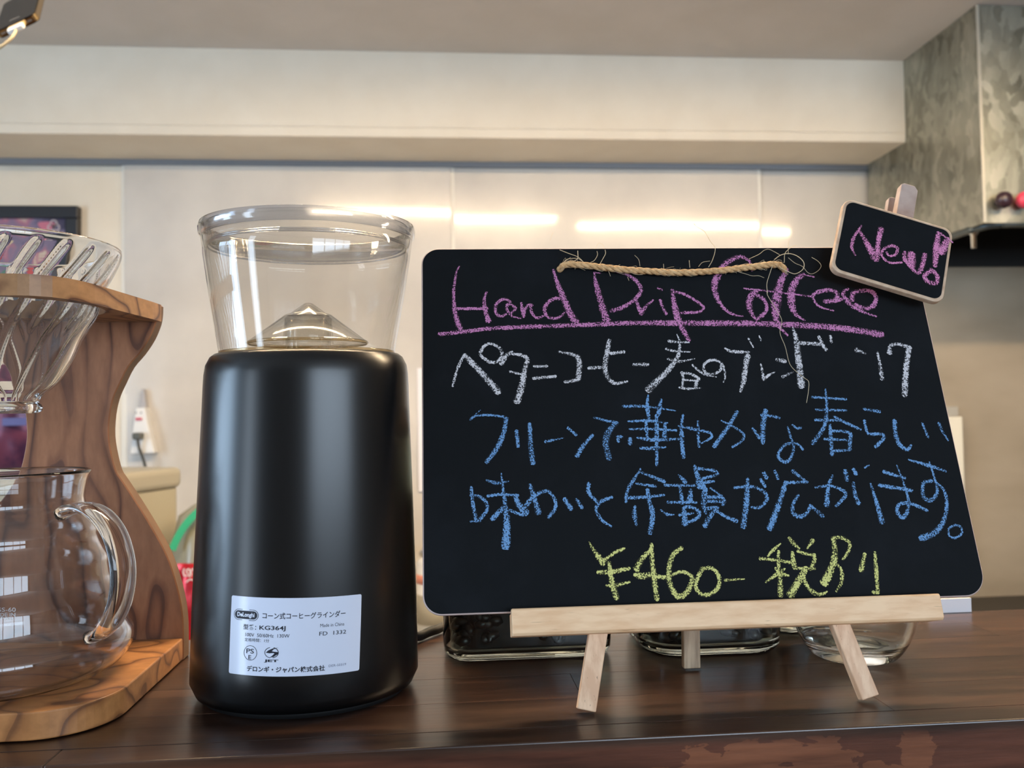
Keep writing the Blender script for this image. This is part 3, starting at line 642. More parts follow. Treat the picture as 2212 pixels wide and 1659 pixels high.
rr = 26
for k in (0, 1):
    for j in range(2):
        pass
cols = []
for i in range(n+1):
    x = LW*i/n
    d = 0
    if x < rr: d = rr-sqrt(max(0, rr*rr-(rr-x)**2))
    if x > LW-rr: d = rr-sqrt(max(0, rr*rr-(x-LW+rr)**2))
    cols.append((x, d))
xs = sorted(set([x for x, _ in cols]+[2, 5, 10, 18, 26, LW-2, LW-5, LW-10, LW-18, LW-26]))
vs = []; fs = []
for x in xs:
    d = 0
    if x < rr: d = rr-sqrt(max(0, rr*rr-(rr-x)**2))
    if x > LW-rr: d = rr-sqrt(max(0, rr*rr-(x-LW+rr)**2))
    ys = [d+(LH-2*d)*k/8 for k in range(9)]
    for y in ys: vs.append(lab(x, y, .00018))
for i in range(len(xs)-1):
    for k in range(8): a = i*9+k; fs.append((a, a+9, a+10, a+1))
m.add(vs, fs, 0, True); lb = m.build('rating_label', M['label'], gr, label='white rating label')
ink = MB(); inkg = MB(); oo = .00026
def put(mbx, body, x, yc, size, wpx=None, bold=0, h=None):
    vs, fs = text_mesh(body, 1.0, bold)
    if not vs: return
    x0 = min(v.x for v in vs); x1 = max(v.x for v in vs); y0 = min(v.y for v in vs); y1 = max(v.y for v in vs)
    sx = (wpx/(x1-x0)) if wpx else size; sy = (h/(y1-y0)) if h else size
    mbx.add([lab(x+(v.x-x0)*sx, yc-(v.y-(y0+y1)/2)*sy, oo) for v in vs], fs)
put(ink, 'コーン式コーヒーグラインダー', 484, 252, 80, 1110, .014, 92)
put(ink, '型番：', 212, 425, 80, 190, .012, 76)
put(ink, 'KG364J', 447, 432, 90, 355, .018, 78)
put(ink, 'Made in China', 1255, 402, 48, 325, .0, 48)
put(ink, 'FD  1332', 1245, 518, 65, 365, .006, 56)
put(ink, '100V  50/60Hz  130W', 248, 533, 52, 610, .0, 50)
put(ink, '定格時間：1分', 240, 604, 52, 350, .0, 50)
put(ink, 'デロンギ・ジャパン株式会社', 288, 1008, 82, 1050, .028, 84)
put(inkg, 'DER-S0319', 1388, 986, 40, 238, .0, 34)
put(ink, 'PS', 270, 762, 80, 112, .012, 68); put(ink, 'E', 304, 848, 80, 42, .012, 58)
put(ink, 'JET', 528, 890, 60, 196, .04, 44)
def ringpx(mbx, cx, cy, rx, ry, w, n=56, a0=0, a1=2*pi, pw=2.0):
    vs = []
    for k in range(n+1):
        a = a0+(a1-a0)*k/n
        c_, s_ = cos(a), sin(a); c_ = math.copysign(abs(c_)**(2/pw), c_); s_ = math.copysign(abs(s_)**(2/pw), s_)
        vs.append(lab(cx+(rx-w)*c_, cy+(ry-w)*s_, oo)); vs.append(lab(cx+rx*c_, cy+ry*s_, oo))
    mbx.add(vs, [(2*k, 2*k+1, 2*k+3, 2*k+2) for k in range(n)])
ringpx(ink, 330, 788, 97, 106, 7)
def pill(cx, cy, w, h_, n=14):
    out = []
    for s_, cxx in ((0, cx+w-h_), (1, cx-w+h_)):
        for k in range(n+1):
            a = -pi/2+pi*k/n+s_*pi; out.append((cxx+h_*cos(a), cy+h_*sin(a)))
    return out
def pillring(mbx, cx, cy, w, h_, t):
    o1 = pill(cx, cy, w, h_); o2 = pill(cx, cy, w-t, h_-t); N = len(o1)
    mbx.add([lab(*p, oo) for p in o1]+[lab(*p, oo) for p in o2], [(i, (i+1) % N, N+(i+1) % N, N+i) for i in range(N)])
pillring(ink, 240, 258, 188, 78, 7)
vs = []; NC = 40
for k in range(NC+1):
    t = -cos(pi*k/NC); x = 240+170*t; e_ = max(0, abs(x-240)-(170-58)); hh = sqrt(max(0, 58*58-e_*e_))
    for q in (-1, 1): vs.append(lab(x, 258+q*hh, oo))
ink.add(vs, [(2*k, 2*k+1, 2*k+3, 2*k+2) for k in range(NC)])
for k in range(4):   # globe mark with S-shaped bolt
    pass
ringpx(ink, 628, 770, 96, 78, 10, a0=radians(-75), a1=radians(80)); ringpx(ink, 628, 770, 96, 78, 8, a0=radians(100), a1=radians(255))
bolt = [(720, 698), (640, 712), (585, 738), (548, 772), (600, 780), (650, 774), (668, 780), (640, 812), (600, 842), (660, 828), (712, 790), (718, 762), (660, 756), (630, 750), (655, 722)]
ink.add([lab(x, y, oo) for x, y in bolt], [list(range(len(bolt)))])
ink.build('printed_text', M['ink'], lb); inkg.build('grey_print', M['inkgrey'], lb)
wt = MB(); oo = .00034; put(wt, 'DeLonghi', 110, 262, 60, 262, .03, 78); wt.build('logo_lettering', M['label'], lb)
# power cord to the right
m = MB(); cp = [V((GX+.03, .455, .012)), V((GX+.045, .478, .006)), ony(905, 1388, .485), ony(925, 1366, .492), ony(945, 1360, .499), V((-.001, .5040, .0034)), V((.02, .5045, .0031)), V((.06, .5045, .0031))]
cp = [V((q.x, q.y, max(q.z, .0031))) for q in cp]
m.tube(catmull(cp, 8), .0027, 12); m.build('power_cord', M['blackm'], gr)

# ------------------------------------------------------------------ wooden dripper stand
SX, SYc = -.2025, .405
sd = thing('dripper_stand', 'olive wood pour-over stand with waisted back panel holding a glass dripper', 'dripper stand', (SX, .41, 0))
m = MB(); m.prism(rrect(-.060, .3565, .060, .4655, [.030, .030, .001, .001], 14), lambda a, b: (SX+a, b, .0005), lambda a, b: (SX+a, b, .012)); m.build('base', M['olive_base'], sd, bevel=.0007)
half = [(.0602, .0), (.0602, .0179), (.0590, .0301), (.0558, .044), (.0513, .0571), (.044, .0712), (.0351, .0863), (.0279, .0976), (.0250, .1024), (.0228, .1109), (.0213, .1212), (.0218, .1324), (.0237, .1416), (.0269, .1491), (.0315, .1585), (.0373, .1655), (.0425, .1735), (.0458, .1815), (.0468, .1870), (.0470, .1925)]
hv = catmull([V((a, b, 0)) for a, b in half], 3); out = [(p.x, p.y) for p in hv] + [(-p.x, p.y) for p in hv[::-1]]
m = MB(); m.prism(out, lambda a, b: (SX+a, .4658, b), lambda a, b: (SX+a, .4755, b), 1, 0, 0); m.build('back_panel', [M['olive_panel'], M['olive_edge_shaded']], sd, bevel=.0006, segs=1)
# top plate with a round hole
pl = [(-.049, .4655), (-.0485, .4528), (-.0450, .4127), (-.0430, .3912), (-.0405, .3800), (-.0350, .3690), (-.027, .3640), (-.015, .3628), (0, .3625), (.015, .3628), (.027, .3640), (.0350, .3690), (.0405, .3800), (.0430, .3912), (.0450, .4127), (.0485, .4528), (.049, .4655)]
hr = .0406; NN = 72; hole = [(hr*sin(2*pi*k/NN), SYc-hr*cos(2*pi*k/NN)) for k in range(NN)]
def outer_at(ang):  # ray from centre to the outline
    dx, dy = sin(ang), -cos(ang); best = None; o = pl
    for i in range(len(o)):
        (x0, y0), (x1, y1) = o[i], o[(i+1) % len(o)]; y0 -= SYc; y1 -= SYc
        ex, ey = x1-x0, y1-y0; den = dx*ey-dy*ex
        if abs(den) < 1e-12: continue
        t = (x0*ey-y0*ex)/den; s_ = (x0*dy-y0*dx)/den
        if t > 0 and -1e-6 <= s_ <= 1+1e-6: best = t if best is None else max(best, t)
    return (dx*best, SYc+dy*best)
angs = sorted(set([2*pi*k/NN for k in range(NN)] + [(atan2(x, -(y-SYc))) % (2*pi) for x, y in (pl[0], pl[-1])]))
m = MB(); zt, zb_ = .1920, .1828; N = len(angs); vs = []
for z in (zt, zb_):
    for a in angs: vs.append((SX+hr*sin(a), SYc-hr*cos(a), z))
    for a in angs: x, y = outer_at(a); vs.append((SX+x, y, z))
fs = []
for i in range(N):
    j = (i+1) % N
    fs += [(i, j, N+j, N+i), (2*N+i, 3*N+i, 3*N+j, 2*N+j), (i, 2*N+i, 2*N+j, j), (N+i, N+j, 3*N+j, 3*N+i)]
m.add(vs, fs); m.build('top_plate', M['olive_top'], sd)

# ------------------------------------------------------------------ glass dripper
dp = thing('glass_dripper', 'clear glass cone dripper with spiral ribs hanging in the wooden stand', 'dripper', (SX, SYc, .1335))
ctrl = [V((.0122, .1388, 0)), V((.0140, .1420, 0)), V((.0205, .1480, 0)), V((.0262, .1580, 0)), V((.0305, .1685, 0)), V((.0368, .1800, 0)), V((.0392, .1905, 0)), V((.0440, .2000, 0)), V((.0474, .2085, 0)), V((.0480, .2115, 0))]
ctrl[-1] = V((.0476, .2120, 0))
pr = catmull(ctrl, 7); outp = [(p.x, p.y) for p in pr]; NO = len(outp)
lower = [(.0085, .1336), (.0125, .1336), (.0137, .1348), (.0139, .1362), (.0134, .1376), (.0124, .1384)]
th_ = .0024
innp = [(max(r-th_, .006), z) for r, z in outp[::-1]]
full = lower + outp + [(.0466, .2124)] + innp + [(.0080, .1370)]
kin0 = len(lower)+NO+1
def ribs(k, a, r, z):
    if z < .1395 or z > .2095: return r
    tw = a - (z-.135)*13.0
    env = min(1, (z-.1395)/.006)*min(1, (.2095-z)/.003)
    N1 = 12; c1 = (cos(N1*tw)+1)/2; c2 = (cos(N1*tw+pi)+1)/2
    b = c1**40*1.0 + (c2**40*min(1, max(0, (z-.170)/.006)))
    if k < kin0: return r + b*env*.0001
    return r - b*env*.0010
m = MB(); m.lathe(full, (SX, SYc, 0), 720, rfun=ribs, closed=True); m.build('glass_cone', M['glass'], dp)

# ------------------------------------------------------------------ glass server
cf = thing('glass_server', 'clear glass coffee server with wavy sides standing on the wooden stand base', 'coffee server', (SX, SYc, .0121))
cc_ = [(.0345, .1062), (.0328, .1010), (.0319, .0945), (.0322, .0910), (.0336, .0885), (.0358, .0835), (.0374, .0790), (.0378, .0750), (.0398, .0700), (.0422, .0655), (.0428, .0610), (.0438, .0560), (.0464, .0505), (.0474, .0455), (.0482, .0400), (.0508, .0340), (.0531, .0295), (.0528, .0240), (.0500, .0190), (.0460, .0156), (.0415, .0134), (.0340, .0124), (0, .0126)]
pr = catmull([V((a, b, 0)) for a, b in cc_], 4); outp = [(max(p.x, 0), p.y) for p in pr]
innp = []
for i, (r, z) in enumerate(outp):
    a = pr[max(i-1, 0)]; b = pr[min(i+1, len(pr)-1)]; t = (b-a).normalized(); nx_, nz2 = t.y, -t.x  # inward
    if r > .03 or i < 10: pass
    q_ = (r+nx_*.0013, z+nz2*.0013); 
    if q_[0] > .0005 and z > .0127: innp.append((min(q_[0], r-.0006), max(q_[1], .0145)))
innp = [p for p in innp if p[0] > 0]
full = [(outp[0][0]-.0007, .1068)] + outp[:-1] + [(0, .0126)]
m = MB(); m.lathe([(0, .0150)] + innp[::-1] + full, (SX, SYc, 0), 128); m.build('glass_body', M['glass'], cf)
ph_ = radians(27)
def HP(rho, z): return V((SX+rho*cos(ph_), SYc-rho*sin(ph_), z))
hpth = catmull([HP(.0338, .0880), HP(.0400, .0905), HP(.0490, .0915), HP(.0580, .0885), HP(.0660, .0810), HP(.0705, .0705), HP(.0712, .0600), HP(.0685, .0495), HP(.0630, .0410), HP(.0570, .0365), HP(.0516, .0350)], 7)
# flat glass strap
m = MB(); vs = []; fs = []; NS = 12; tang = V((sin(ph_), cos(ph_), 0))
for i, p in enumerate(hpth):
    t = (hpth[min(i+1, len(hpth)-1)]-hpth[max(i-1, 0)]).normalized(); nn = t.cross(tang).normalized()
    e_ = min(i, len(hpth)-1-i)/8; hw = .0035+.0030*min(1, e_); ht = .0030-.0006*min(1, e_)
    for k in range(NS):
        a = 2*pi*k/NS; vs.append(p+tang*hw*math.copysign(abs(cos(a))**.8, cos(a))+nn*ht*math.copysign(abs(sin(a))**.8, sin(a)))
for i in range(len(hpth)-1):
    for k in range(NS): j = (k+1) % NS; fs.append((i*NS+k, i*NS+j, (i+1)*NS+j, (i+1)*NS+k))
fs += [list(range(NS))[::-1], [(len(hpth)-1)*NS+k for k in range(NS)]]
m.add(vs, fs, 0, True); m.build('handle', M['glass'], cf)
def cfr(z):
    for (r0, z0), (r1, z1) in zip(outp[:-1], outp[1:]):
        if z1 <= z <= z0: return r1+(r0-r1)*(z-z1)/(z0-z1+1e-9)
    return .05
m = MB()
def ctext(body, xr, y, hpx, wpx):
    vs, fs = text_mesh(body, 1.0, 0.004)
    x0 = min(v.x for v in vs); x1 = max(v.x for v in vs); y0 = min(v.y for v in vs); y1 = max(v.y for v in vs)
    res = []
    for v in vs:
        px = xr-wpx+(v.x-x0)/(x1-x0)*wpx; py = y+hpx/2-(v.y-y0)/(y1-y0)*hpx
        d = ray(px, py); 
        t = .2
        while t < .7:
            p = CAM+d*t
            if sqrt((p.x-SX)**2+(p.y-SYc)**2) <= cfr(p.z)+.0001: break
            t += .0002
        res.append(p)
    m.add(res, fs)
ctext('XGS-60', 34, 1317, 9, 56); ctext('MADE IN', 33, 1328, 8, 52); ctext('JAPAN', 28, 1337, 8, 41)
m.build('printed_text', M['print_white'], cf)

# ------------------------------------------------------------------ chalkboard
bs = .985; yaw, lean, brl = radians(.4731), radians(16.989), radians(.133)
bu = V((cos(yaw), -sin(yaw), 0)); bn0 = V((sin(yaw), cos(yaw), 0)); bv0 = V((0, 0, 1))*cos(lean)+bn0*sin(lean)
BU = cos(brl)*bu+sin(brl)*bv0; BV = -sin(brl)*bu+cos(brl)*bv0; BN = bn0*cos(lean)-V((0, 0, 1))*sin(lean)
BO = V((.1192*bs, .372*bs, .13+(.0414-.13)*bs)); BW_, BH_ = .2610*bs, .1818*bs
def BP(x, y, n=0):  # pixel on board plane (offset n) -> (u, v)
    d = ray(x, y); o = BO+BN*n; t = (o-CAM).dot(BN)/d.dot(BN); q = CAM+d*t-o; return q.dot(BU), q.dot(BV)
cb = bpy.data.objects.new('chalkboard', None); COL.objects.link(cb); cb.empty_display_size = .02
BM = Matrix(((BU.x, BN.x, BV.x, BO.x), (BU.y, BN.y, BV.y, BO.y), (BU.z, BN.z, BV.z, BO.z), (0, 0, 0, 1)))
cb.matrix_world = BM; tag(cb, 'black menu chalkboard with coloured chalk writing resting on the small easel', 'chalkboard')
# local coords (u, n, v)
ro = rrect(-BW_/2, 0, BW_/2, BH_, [.0085, .0105, .009, .0088], 10)
cen = V((0, BH_/2))
def inset(o, d):
    n = len(o); res = []
    for i in range(n):
        a = V(o[i-1]); b = V(o[i]); c = V(o[(i+1) % n]); t = (c-a)
        t = t.normalized() if t.length > 1e-9 else V((1, 0)); res.append((b.x-t.y*d, b.y+t.x*d))
    return res
m = MB(); ri = inset(ro, .0006); n = len(ro)
m.add([(a, 0, b) for a, b in ri]+[(a, .0006, b) for a, b in ro]+[(a, .0030, b) for a, b in ro], [])
for i in range(n):
    j = (i+1) % n; m.f.append([i, j, n+j, n+i]); m.mi.append(1); m.sm.append(True); m.f.append([n+i, n+j, 2*n+j, 2*n+i]); m.mi.append(1); m.sm.append(True)
m.f.append(list(range(n))[::-1]); m.mi.append(0); m.sm.append(False); m.f.append([2*n+i for i in range(n)]); m.mi.append(1); m.sm.append(False)
m.build('board', [M['board'], M['edge']], cb, world=1)

# chalk strokes: (ox, oy, scale) of the tracing frame, then "w0[,w1[,w2]] x,y x,y ..." per stroke
Z6 = (940, 560, 6.9125); ZA = (920, 520, 3.814); ZB = (1450, 480, 4.022); ZC = (980, 830, 4.096); ZD = (1500, 820, 3.568)
Z5 = (1390, 720, 7.373); Z4 = (1320, 840, 7.373); Z3 = (1320, 1000, 7.373); Y1 = (1250, 1150, 5.978); Y2 = (1620, 1140, 7.135); ZT = (1780, 380, 5.12)
PH0 = (0, 0, 1)
STR = {
'purple': [(Z6, """25,50,90 365,105 320,180 300,300 278,450 278,600 290,760 330,920 380,1050
50 300,740 780,735
35,60,85 770,490 735,570 735,680 750,780 800,930
45,60,40 1130,640 1060,600 990,605 920,660 895,750 930,830 1000,850 1060,820
50,45,25 1080,670 1070,740 1110,810 1170,860 1280,885
45 1090,670 1150,690 1200,735 1140,800
35,60 1285,650 1300,750 1320,860
50 1320,840 1345,740 1410,680 1450,690
50,50,35 1420,690 1440,790 1500,870 1570,870 1640,830
60,60,35 1860,590 1780,590 1690,640 1640,720 1640,800 1700,870 1800,885 1880,850 1930,800
40,95,110 1765,160 1800,290 1870,470 1940,640 2020,820 2110,945"""),
(PH0, """4,8,10 949,722 998,717 1056,710 1114,707 1200,704
10,14,16 1195,704 1260,702 1360,698 1475,698 1624,699 1748,704 1830,711 1905,723"""),
(ZA, """15,50,65 1385,260 1400,350 1440,500 1490,660
12 1385,262 1440,268
35 1550,245 1640,270 1720,320 1770,390 1760,440 1700,500 1620,550 1525,580
35 1725,480 1750,540 1775,610
35,22 1775,600 1815,540 1870,490
30 1930,490 1950,550 1980,605
22 1905,390 1945,408
30,60,40 2030,405 2040,500 2070,620 2110,720 2165,820"""),
(ZB, """28 30,605 120,630 220,690 280,740 240,780 160,785 80,788
18,65,12 700,425 690,360 640,312 580,305 500,340 440,400 395,480 375,560 390,640 420,700 480,770 560,810 625,818
50,55,30 740,600 690,650 675,720 700,800 740,845
35 740,635 800,670 830,740 800,800 745,845
40,90,20 1005,410 950,520 920,640 905,760 920,880 1010,985
18 630,578 760,590 880,605 1000,620 1220,645
40,75,15 1150,455 1090,500 1045,600 1045,720 1080,800 1160,855
14 1150,455 1240,478
45,40,15 1330,690 1420,680 1440,620 1370,590 1270,610 1230,650 1280,730 1410,772
30 1420,690 1480,670
20,50,15 1540,580 1500,600 1500,650 1560,720 1650,775 1780,820
42 1570,680 1580,620 1660,595 1750,610 1775,670 1750,730 1680,750 1600,720""")],
'white': [(ZA, """20,30 220,1200 260,1060 315,940
45,50,60 320,945 430,1060 600,1250
28 520,1000 450,940 480,870 540,850 610,890 625,950 580,1000 520,1000
45,35 620,1015 660,950 710,920
25,40,60 700,930 780,945 835,975 815,1060 790,1200 750,1330
22 690,1080 780,1100
25 890,1035 1000,1035
28 885,1135 1070,1118
20,35 1095,915 1180,930 1250,955
45 1250,950 1265,1030 1255,1140
30 1145,1165 1260,1145
30 1340,1050 1450,1042
40,45,20 1510,820 1490,930 1475,1050 1500,1130 1560,1175 1660,1160
28 1520,930 1635,915
30 1710,1022 1830,1020"""),
(Z5, """55,30 400,125 540,140 725,145
50,25 360,250 500,285 740,295
40,50,15 385,410 560,450 820,405
15,75,110 530,15 570,120 570,280 520,420 380,600 200,780 70,910
35,45,20 775,505 900,610 1020,670 1160,695
45 610,620 630,720 620,850
50 600,635 750,650 880,720
60 880,720 840,800 830,870
35 650,745 820,755
30,45,20 560,865 720,885 920,870
50,50,20 960,590 960,510 1040,440 1150,430 1250,490 1290,600 1300,700 1270,780
45 1240,500 1220,590 1120,650 1020,650 960,590
30,65,40 1295,240 1400,290 1680,300
90,85,45 1660,350 1620,560 1590,780 1540,930
40,25 1670,85 1700,140 1750,225
20,35 1840,40 1870,120
25,60 1865,490 1890,600 1910,740
60,20 1920,730 1990,670 2090,620"""),
(ZB, """35 915,1195 990,1210
30,15 965,1345 1060,1300
20,55,60 1055,920 1080,1000 1100,1150 1130,1430
35 1105,1050 1290,1060
35 1300,1050 1345,1110
30 1280,995 1305,1045
28 1380,990 1390,1045
45,15 1605,1110 1690,1145
20,40 1790,1130 1810,1230 1830,1365
45,30,35 1895,1140 1900,1080 1960,1060 2060,1085
45,50,55 2065,1085 2040,1250 2025,1505""")],
'blue': [(ZC, """20,28 145,315 200,280 330,275 440,290 470,300
20,8 150,312 235,230
40,50,40 465,300 440,440 380,570 290,690
32,38 555,410 570,550
38,50 672,350 680,520 700,700
30,12 810,510 970,475
28 1010,385 1085,450
30,45 1230,450 1150,540 1090,635
20,28 1240,295 1360,325 1450,340
45,60,50 1440,340 1370,420 1345,520 1375,660
26 1445,465 1490,465
26 1450,465 1458,510
38 1560,480 1560,530
28,40 155,910 170,1050 200,1210
28,38 150,985 220,990 290,1050 290,1120 220,1210
22 150,1215 240,1205
22,38,15 290,850 380,875 485,860
28 300,990 420,975 570,985
15,45,80 420,790 440,950 460,1100 470,1250 460,1440
45 440,1090 340,1195
28 480,1110 610,1160
35,75 540,990 580,1070 640,1140
35,55 675,890 710,1000 750,1140
50,30,35 640,1080 700,1000 820,945 890,1010 900,1090 840,1180
45 980,1015 1040,1105
35 1085,1020 1135,1095
35 1195,875 1195,960 1270,1045
30,38,20 1400,1000 1300,1040 1260,1110 1310,1200 1395,1260"""),
(Z4, """50,50,20 190,280 530,280 1030,350
25,70,60 590,100 575,280 600,460
40,80,60 800,170 770,300 750,420
35,55,25 270,520 600,510 900,545
30,50,40 290,645 600,640 1040,665
50 555,520 575,790
60,75,45 725,420 725,800 725,1230
50,95 860,560 850,790
45,65,35 415,780 700,815 1080,800
45,70,30 465,945 650,950 870,930
40,75,65 1145,415 1120,600 1130,850 1150,1095
25,55,45 1060,590 1300,640 1580,700
35,40,30 1580,700 1600,770 1440,870
45,60,45 1385,520 1385,720 1400,925
55,75,75 2010,360 1870,600 1640,920
30,50,40 1755,505 1960,610 2110,720 2080,830 1930,930"""),
(ZD, """35,45,35 550,235 530,350 525,490
25 515,275 560,275 655,295
22,28 450,375 500,450
18,28,20 720,365 740,440 765,520 740,610 690,635 645,590 680,520 740,490 800,500 835,540
20 755,350 790,375 825,370
20 905,135 1170,152
20 935,232 1170,238
22 930,312 1130,315
15,32,30 1010,75 1020,220 1000,360 910,495
22,25 1075,285 1160,330 1280,385
28,35 1045,350 1060,580
22,35 1060,395 1160,400 1205,420 1200,450 1195,540
22 1000,460 1170,465
22 1060,550 1190,545
24 1305,228 1430,248
25,28 1310,315 1325,390 1350,420 1440,420 1460,450 1395,520
38,38,20 1540,315 1550,420 1580,500 1640,540 1670,505
18,24 1755,335 1800,445
28,15 1885,335 1910,400 1955,470
22,32,22 305,835 440,825 540,870 555,930 500,985 440,985
30,48,45 410,765 400,950 375,1140
28 510,770 545,825
35 535,720 555,760
28 620,705 645,765
30,25 755,705 845,775
25 715,795 870,790
35,45,50 705,790 650,960 580,1150
25,35,25 800,890 760,960 760,1030 810,1055 860,1035 895,970
28,32 890,970 990,1055
18,30,25 930,832 1050,820 1150,860 1160,900 1090,975
20,45 1065,740 1030,830 1020,970
30,40 1160,700 1175,775
32 1225,690 1245,730
15 1310,680 1345,660
25,40 1225,795 1235,880 1265,955
18,50 1355,800 1400,940 1445,1100
28 1455,710 1620,760
28,30 1420,815 1675,855
12,35,25 1560,660 1610,790 1650,930 1640,1020 1600,1065 1560,1010 1590,955 1680,960 1795,1010
15,30,18 1650,618 1800,660 1940,708
12,35,25 1810,635 1850,760 1870,870 1820,930 1765,900 1765,800 1830,780
20,32,50 1860,790 1920,850 1945,950 1920,1090 1850,1180 1745,1225
18 2010,1120 1960,1150 1965,1205 2010,1220 2060,1185 2050,1135 2010,1120"""),
(Z3, """35,65,60 470,95 360,270 260,440 235,620
45,65 475,150 650,220 850,300
30,55 395,330 710,370
60,55,40 270,555 550,545 850,510
65,90,80 575,420 610,620 660,830 620,1120
45,85,40 380,690 370,830 405,990
30,85 1075,190 1180,310
45 850,355 1330,360
55,75 1100,395 1135,640
50,100 1270,425 1250,600
50,40 900,625 1360,630
70,110 1160,720 1180,980
50,75,50 1170,700 1300,710 1400,790 1370,880 1220,950
50,40 1080,830 1310,800
30,50,25 790,750 890,820 1000,825
50,130 1330,45 1370,200 1430,380
80 1440,300 1500,450
50,55,45 1360,85 1650,130 1680,190 1450,250
60,40 1480,310 1640,295
90,100,60 1500,420 1480,560 1480,700 1510,800
30,60,60 1580,400 1720,500 1800,600 1780,670
60 1500,545 1740,550
55 1540,610 1790,620
60 1500,730 1700,710
70,85 1660,740 1560,870 1490,1010
50,70 1660,750 1830,860 2000,930""")],
'yellow': [(Y1, """20,50,90 135,125 200,240 320,400
45 590,210 470,260 340,350
50,70,85 390,380 420,600 490,850
55,70,50 245,515 420,510 655,465
35,60,25 355,690 500,680 660,640
45,75,70 940,150 950,400 980,650 1010,870
50,85 935,220 820,340 740,480
50,90,60 720,550 820,565 950,540
65,60 950,560 1130,590
60,75,40 1330,200 1220,290 1170,450 1170,620 1220,760 1300,830 1400,770 1460,640 1450,560 1330,510 1180,560
60,55,50 1600,460 1530,600 1510,700 1570,790 1670,805 1780,740 1820,640 1790,530 1710,460 1600,470
40,20 1885,620 2140,602"""),
(Y2, """30,55,30 470,245 350,350 275,440
50,50,55 150,475 400,500 640,540
50,60,95 440,360 440,560 465,800 470,1045
30,70,30 540,630 440,700 240,840
40,70,35 390,620 460,700 600,740
60,75,40 600,160 670,240 760,320
75,30 970,190 880,320
45,50 730,360 850,400 980,420
60,70 990,410 990,520 930,640
60,85 650,380 680,600
50,45 680,630 1000,630
80,130 870,620 760,800 620,1040
60,75,20 810,700 870,880 1000,1010 1120,1020 1190,980
70,110 1280,160 1310,350 1300,480
90,130 1310,480 1230,680 1140,860
50,65,45 1280,155 1400,150 1530,230 1520,350 1430,490
30,65,40 1340,560 1410,660 1410,830 1330,980
50,90 1770,400 1710,660
50,65,55 1925,380 1940,600 1970,1010
50 1890,995 1980,1000""")],
'tag': [(ZT, """20,45,20 415,550 330,680 305,790 345,880
35,70,90 385,600 480,760 570,920
60,60,70 630,580 600,720 590,850 575,930
25,40,25 690,845 720,885 790,870 810,800 740,775 650,820 640,890 720,960 860,960
40,60 890,840 890,920 960,1000
90,100 965,860 965,1000
45,60 960,1010 1030,1075 1080,1010 1115,870
50,80,50 1265,630 1240,800 1225,1000
70,90 1370,700 1290,850
25 1290,640 1420,740
50,60,50 1200,1050 1250,1110 1240,1180 1160,1180 1110,1110 1190,1040""")]}
cnt = [0]
def strokes(key, nplane):
    m = MB(); rs = random.Random(5)
    for (ox, oy, s_), txt in STR[key]:
        for line in txt.strip().split('\n'):
            tk = line.split(); ws_ = [float(w) for w in tk[0].split(',')]; pts = [tuple(float(c) for c in p.split(',')) for p in tk[1:]]
            P2 = [V(BP(ox+x/s_, oy+y/s_, nplane)) for x, y in pts]; P2 = [V((p.x, p.y, 0)) for p in P2]
            ctr = V(BP(ox+pts[0][0]/s_+1, oy+pts[0][1]/s_, nplane)); ppx = (ctr-V(P2[0][:2])).length  # metres per photo pixel
            C = catmull(P2, 6 if len(P2) > 2 else 8)
            N = len(C); cnt[0] += 1; lift = nplane - .00006 - .0000045*(cnt[0] % 40)
            def wd(t):
                if len(ws_) == 1: w = ws_[0]
                elif len(ws_) == 2: w = ws_[0]+(ws_[1]-ws_[0])*t
                else: w = ws_[0]+(ws_[1]-ws_[0])*t*2 if t < .5 else ws_[1]+(ws_[2]-ws_[1])*(t-.5)*2
                return max(w, 10)/s_*ppx/2*1.06
            vs = []; uv = []
            t0 = (C[1]-C[0]).normalized(); t1 = (C[-1]-C[-2]).normalized()
            rows_ = [(C[0]-t0*wd(0)*.55, t0, wd(0)*.55)] + [(C[i], (C[min(i+1, N-1)]-C[max(i-1, 0)]).normalized(), wd(i/(N-1))) for i in range(N)] + [(C[-1]+t1*wd(1)*.55, t1, wd(1)*.55)]
            o = len(m.v)
            for c_, t_, w_ in rows_:
                nn = V((-t_.y, t_.x, 0)); w_ *= 1+.10*rs.uniform(-1, 1)
                for k, q in enumerate((-1, -.5, 0, .5, 1)):
                    p = c_+nn*w_*q; vs.append((p.x, lift, p.y)); uv.append(.5+.5*q)
            fs = []
            for i in range(len(rows_)-1):
                for k in range(4): a = i*5+k; fs.append((a, a+1, a+6, a+5))
            m.add(vs, fs)
            for k, v_ in enumerate(uv): m.uv[o+k] = (0, v_)
    return m
for key, nm, lb_ in (('purple', 'chalk_heading', 'purple chalk heading reading Hand Drip Coffee, underlined'), ('white', 'chalk_line', 'white chalk line of Japanese writing'), ('blue', 'chalk_line', 'two lines of blue chalk Japanese writing'), ('yellow', 'chalk_price', 'yellow chalk price')):
    strokes(key, 0).build(nm, M['chalk_'+key], cb, world=1, label=lb_)

